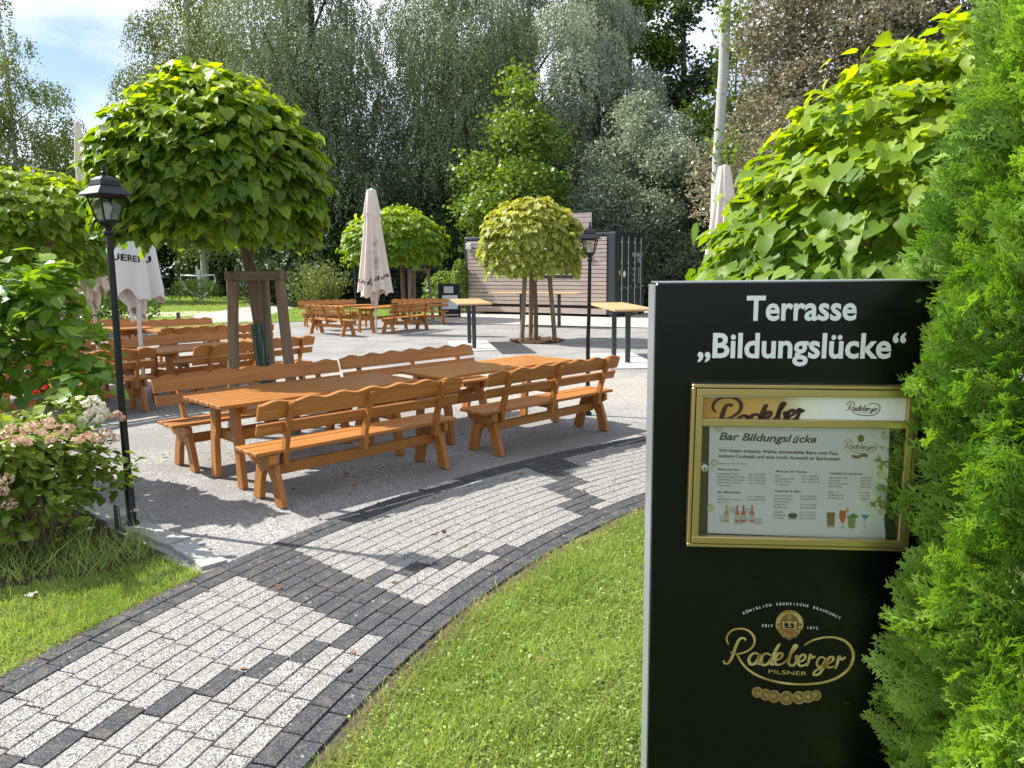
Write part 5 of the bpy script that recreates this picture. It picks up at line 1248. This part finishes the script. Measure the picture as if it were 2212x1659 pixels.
FTree(1800, 26, 'copper_tree', 2.5, 15.0, ov(4.2, .6), 32, 90000, .10, M_['copper'], M_['bark'], 'reddish grey leafed tree right of the white birch trunk', seed=43, trunk_r=.22, clump=12, asp=.62, inner=.3)
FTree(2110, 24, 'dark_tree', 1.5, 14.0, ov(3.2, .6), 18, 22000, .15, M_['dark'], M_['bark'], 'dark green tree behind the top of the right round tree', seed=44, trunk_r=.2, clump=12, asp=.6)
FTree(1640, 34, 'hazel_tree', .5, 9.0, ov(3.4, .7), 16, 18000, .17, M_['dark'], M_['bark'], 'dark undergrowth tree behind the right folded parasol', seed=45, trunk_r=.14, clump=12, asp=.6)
FTree(1570, 40, 'maple_tree', 1.0, 13.0, ov(3.0, .7), 14, 16000, .18, M_['green'], M_['bark'], 'mid green tree seen either side of the white birch trunk', seed=46, trunk_r=.18, clump=12, asp=.7)
# white birch trunk
bt = at(1540, 640, 24); T = thing('birch_tree', 'bare white birch trunk rising behind the right folded parasol', 'tree', (bt.x, 24, 0)); m_ = MB(); pts = [(0, 0, 0), (.02, 0, 2), (.02, 0, 5), (.22, 0, 7.5), (.12, 0, 10), (.35, 0, 13.5), (.3, 0, 17)]
pts = [(0, 0, 0), (.01, 0, 2), (.03, 0, 5), (.12, 0, 7.5), (.14, 0, 10), (.26, 0, 13.5), (.3, 0, 17)]; m_.tube(pts, [.19, .18, .165, .155, .15, .13, .1], 14); m_.build('trunk', M_['birch'], T, True, 80)
rr = np.random.default_rng(2); n = 700; P = np.stack([rr.normal(.25, .25, n), rr.normal(-.25, .2, n), rr.choice([5.1, 9.0, 12.5, 13.5], n)+rr.normal(0, .35, n)], 1); V, F, A = scatter(LV, LF, P, rr.normal(size=(n, 3)), rr.normal(size=(n, 3))+[0, 0, 1], .14*rr.uniform(.6, 1.2, n), rr.random(n)); tag(np_mesh('shoots', V, F, M_['green'], T, {'var': A}), kind='stuff')
# shaded tree line behind everything
kinds = ['dense dark tree in the tree line at the far left picture edge', 'dense dark tree in the tree line under the open sky at the left', 'dense dark tree under the open sky, right of the lone birch', 'dense dark tree in the tree line behind the elliptical trainer', 'dense dark tree in the tree line behind the silver pull station', 'dense dark tree right of the pull station, behind the staked round tree', 'dense dark tree in the tree line behind the curved rail stepper', 'dense dark tree in the tree line behind the feathery willow bush', 'dense dark tree in the tree line left of the beige folded parasol', 'dense dark tree in the tree line behind the flattened round tree', 'dark tree in the tree line left of the container', 'dense dark tree in the tree line right behind the left end of the container', 'dense dark tree in the tree line directly above the small round tree', 'dense dark tree in the tree line above the container roof board', 'dense dark tree in the tree line behind the silver willow', 'dense dark tree in the tree line right of the container doors', 'dense dark tree in the tree line behind the dark thin poplar', 'dense dark tree in the tree line just right of the white birch trunk', 'dense dark tree in the tree line below the copper leafed tree', 'dense dark tree in the tree line behind the middle of the right round tree', 'dense dark tree in the tree line behind the copper leafed tree, upper right', 'dense dark tree in the tree line behind the top of the thuja', 'dense dark tree in the tree line at the right picture edge behind the thuja']
src = []
for i in range(3):
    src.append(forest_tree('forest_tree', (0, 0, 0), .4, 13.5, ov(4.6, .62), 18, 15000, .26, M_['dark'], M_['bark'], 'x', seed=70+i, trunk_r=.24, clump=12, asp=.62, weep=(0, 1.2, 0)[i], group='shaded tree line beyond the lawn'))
spots = [(-80, 62, 1.0, 6), (90, 64, .8, 6), (250, 60, .62, 6), (385, 63, .70, 0), (470, 57, .62, 0), (560, 64, .85, 0), (640, 55, .62, 0), (730, 54, .75, 1), (790, 62, .95, 1), (880, 50, .66, 2), (960, 58, .9, 2), (1040, 46, .60, 2), (1150, 55, .95, 3), (1240, 47, .62, 3), (1330, 58, .9, 3), (1430, 44, .60, 4), (1490, 56, .9, 4), (1620, 48, .85, 4), (1740, 42, .8, 5), (1860, 48, .95, 5), (2000, 38, .8, 5), (2160, 36, .8, 5), (2330, 34, .8, 5)]
low = [(600, 40, .36), (690, 38, .42), (770, 39.5, .50), (860, 40, .46), (930, 41, .52), (1010, 38, .46), (1090, 40, .40)]  # low trees added to darken the sunlit lower parts of the willows
lown = ['above the feathery willow bush, left side', 'right behind the feathery willow bush', 'directly left of the beige folded parasol', 'directly right of the beige folded parasol', 'behind the right half of the flattened round tree', 'just left of the container', 'behind the left end of the container roof']
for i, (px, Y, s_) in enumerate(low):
    o = copy_tree(src[i % 3]); o.location = (X_(px, Y), Y, 0); o.scale = (s_*1.3, s_*1.1, s_); o.rotation_euler.z = i*2.1; tag(o, 'added low dark tree standing in for shade '+lown[i], 'tree', 'shaded tree line beyond the lawn')
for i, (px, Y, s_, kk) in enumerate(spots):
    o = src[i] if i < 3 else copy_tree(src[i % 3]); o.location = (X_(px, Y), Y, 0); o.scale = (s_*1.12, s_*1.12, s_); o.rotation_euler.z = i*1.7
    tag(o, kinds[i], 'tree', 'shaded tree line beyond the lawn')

# ------------------------------------------------------------------ grass
def blade_tmpl():
    V = np.array([(-.5, 0, 0), (.5, 0, 0), (.38, .55, .06), (-.38, .55, .06), (.05, 1, .30), (-.05, 1, .30)]); F = np.array([(0, 1, 2, 3), (3, 2, 4, 5)]); return V, F
BV, BF = blade_tmpl()
def grass(name, label, P, hgt, wid, seed, mat, dry=None, kind='stuff', lean=.55):
    r_ = np.random.default_rng(seed); n = len(P); tip = np.stack([r_.normal(0, lean, n), r_.normal(0, lean, n), np.full(n, 1.0)], 1); up = r_.normal(size=(n, 3)); up[:, 2] *= .2
    cl = np.sin(P[:, 0]*9+np.sin(P[:, 1]*7)*2)*np.sin(P[:, 1]*8+np.cos(P[:, 0]*6)*2)+.6*np.sin(P[:, 0]*23+P[:, 1]*5)*np.sin(P[:, 1]*27-P[:, 0]*4)
    h = hgt*r_.uniform(.35, 1.25, n)*(1+.35*cl); h = np.where(r_.random(n) < .03, h*1.8, h); var = np.clip(r_.random(n)*.7+.15*np.sin(P[:, 0]*5)*np.cos(P[:, 1]*4)+.15, 0, 1)
    V, F, A = scatter(BV, BF, P, tip, up, h, var, wid/h*r_.uniform(.7, 1.3, n))
    o = np_mesh(name, V, F, mat, None, {'var': A}); tag(o, label, 'grass', None, kind); return o
r_ = np.random.default_rng(5)
def in_front(n, xr, yr):
    P = np.stack([r_.uniform(*xr, n), r_.uniform(*yr, n), np.full(n, .003)], 1); d = np.hypot(P[:, 0]-PC.x, P[:, 1]-PC.y); edge = 6.600+.015*np.sin(P[:, 1]*9)
    keep = (d < edge) & (P[:, 0]/np.maximum(P[:, 1], .1) < .30) & (P[:, 0]/np.maximum(P[:, 1], .1) > -.42); return P[keep], (edge-d)[keep]
P, e = in_front(240000, (-1.0, 1.7), (1.9, 5.9)); rr_ = r_.random(len(P)); dry = rr_ < np.clip(1.05-e/.20, .05, .85)
sparse = r_.random(len(P)) < np.clip(.35+e/.12, 0, 1)*(.70+.30*np.sin(P[:, 0]*11)*np.cos(P[:, 1]*13))
grass('lawn_grass', 'short bright green lawn between the curved path and the menu sign', P[~dry & sparse], .048, .0036, 1, M_['grass'], lean=.85)
grass('dry_grass', 'dry straw coloured grass along the right edge of the path', P[dry & sparse], .034, .0028, 2, M_['drygrass'], lean=1.0)
P2 = P[~dry][:4500]; n = len(P2); P2 = P2+np.array([0, 0, .018]); P2[:, 2] += r_.uniform(-.01, .012, n); V, F, A = scatter(OV, OF, P2, np.concatenate([r_.normal(size=(n, 2)), r_.uniform(-.1, .5, (n, 1))], 1), r_.normal(0, .35, (n, 3))+[0, 0, 1], r_.uniform(.010, .022, n), r_.random(n)); tag(np_mesh('clover_leaves', V, F, M_['grass'], None, {'var': A}), 'tiny clover and yarrow leaves in the front lawn', 'ground cover', None, 'stuff')
def poly_in(P, poly):
    x, y = P[:, 0], P[:, 1]; ins = np.zeros(len(P), bool); j = len(poly)-1
    for i in range(len(poly)):
        xi, yi = poly[i][0], poly[i][1]; xj, yj = poly[j][0], poly[j][1]
        c = ((yi > y) != (yj > y)) & (x < (xj-xi)*(y-yi)/(yj-yi+1e-12)+xi); ins ^= c; j = i
    return ins
P = np.stack([r_.uniform(-5.0, -1.6, 300000), r_.uniform(2.3, 6.2, 300000), np.full(300000, .003)], 1); ok = poly_in(P, left_lawn) & (P[:, 0]/P[:, 1] > -.78); inbed = poly_in(P, bed); ok &= ~inbed | (r_.random(len(P)) < .10); P = P[ok]
dn = r_.random(len(P)) < np.clip(.55+.35*np.sin(P[:, 0]*7)*np.cos(P[:, 1]*6), .3, 1); P = P[dn]; dd = np.hypot(P[:, 0]-PC.x, P[:, 1]-PC.y)
grass('side_grass', 'longer green grass left of the curved path', P, .042, .0036, 3, M_['grass'], lean=.7)
n = 1500; s_ = r_.uniform(-3, 3.2, n); a_ = s_/7.4; rr_ = 8.17+r_.normal(0, .03, n); Pp = np.stack([PC.x-rr_*np.cos(a_), PC.y+rr_*np.sin(a_), np.full(n, .008)], 1); grass('edge_tufts', 'dry tufts creeping over the left edge of the path', Pp, .035, .004, 4, M_['drygrass'], lean=1.4)
P = np.stack([r_.uniform(-3.3, -2.2, 1100), r_.uniform(4.0, 4.7, 1100), np.full(1100, .01)], 1); P = P[poly_in(P, bed)]; grass('tall_weeds', 'tall shaded weeds and grass under the hydrangea', P, .13, .005, 5, M_['grass'], lean=.5)
# white yarrow heads
for i, (x, y, Y) in enumerate(((297, 1085, 4.62), (140, 1190, 3.6), (275, 1165, 4.2), (68, 1240, 3.5), (70, 1318, 3.3))):
    pass
YD = [((496*.5486/1.0), 0)]
for i, (x, y, lb) in enumerate(((70, 1305, 'white yarrow flower in the left lawn near the picture edge'), (196, 1148, 'white yarrow flower in the shade below the hydrangea'), (296, 1106, 'small white yarrow flower beside the foot of the left lamp post'))):
    g_ = G(x, y+45); T = thing('yarrow_flower', lb, 'flower', (g_.x, g_.y, 0), 0, 'white yarrow flowers'); m_ = MB(); m_.tube([(0, 0, 0), (.005, 0, .07), (0, .01, .15)], .0016, 5); m_.build('stem', M_['green'], T)
    rr = np.random.default_rng(i); n = 40; P = np.stack([rr.normal(0, .011, n), rr.normal(.01, .011, n), .152+rr.normal(0, .003, n)], 1); V, F, A = scatter(FV, FF, P, rr.normal(size=(n, 3)), rr.normal(0, .3, (n, 3))+[0, 0, 1], np.full(n, .008), rr.random(n)); np_mesh('flower_head', V, F, M_['cream'], T, {'var': A})
n = 1300; q = r_.integers(0, 60, n); cx = r_.uniform(-6, 6, 60); cy = r_.uniform(9, 25, 60); P = np.stack([cx[q]+r_.normal(0, .12, n), cy[q]+r_.normal(0, .16, n), np.full(n, -.008)], 1); grass('gravel_weeds', 'small green weeds growing in patches of the gravel terrace', P, .035, .007, 9, M_['grass'], lean=1.1)
# far lawn tufts
n = 90000; P = np.stack([r_.uniform(-30, 1, n), r_.uniform(24, 60, n)**1.0, np.full(n, .004)], 1); FL = [(-60, 18), (-13, 20.5), (-9.2, 25.6), (-7.0, 26.4), (-5, 27.6), (-2.2, 30.5), (0, 34), (8, 36), (8, 61), (-60, 64)]
ok = poly_in(P, FL) & ~poly_in(P, fp) & (P[:, 0]/P[:, 1] > -.62); P = P[ok]; grass('far_lawn_grass', 'sunlit mown lawn beyond the benches', P, .075, .022, 6, M_['grass'], lean=.8)
for o in list(bpy.data.objects):
    if o.get('label') == '' : del o['label']
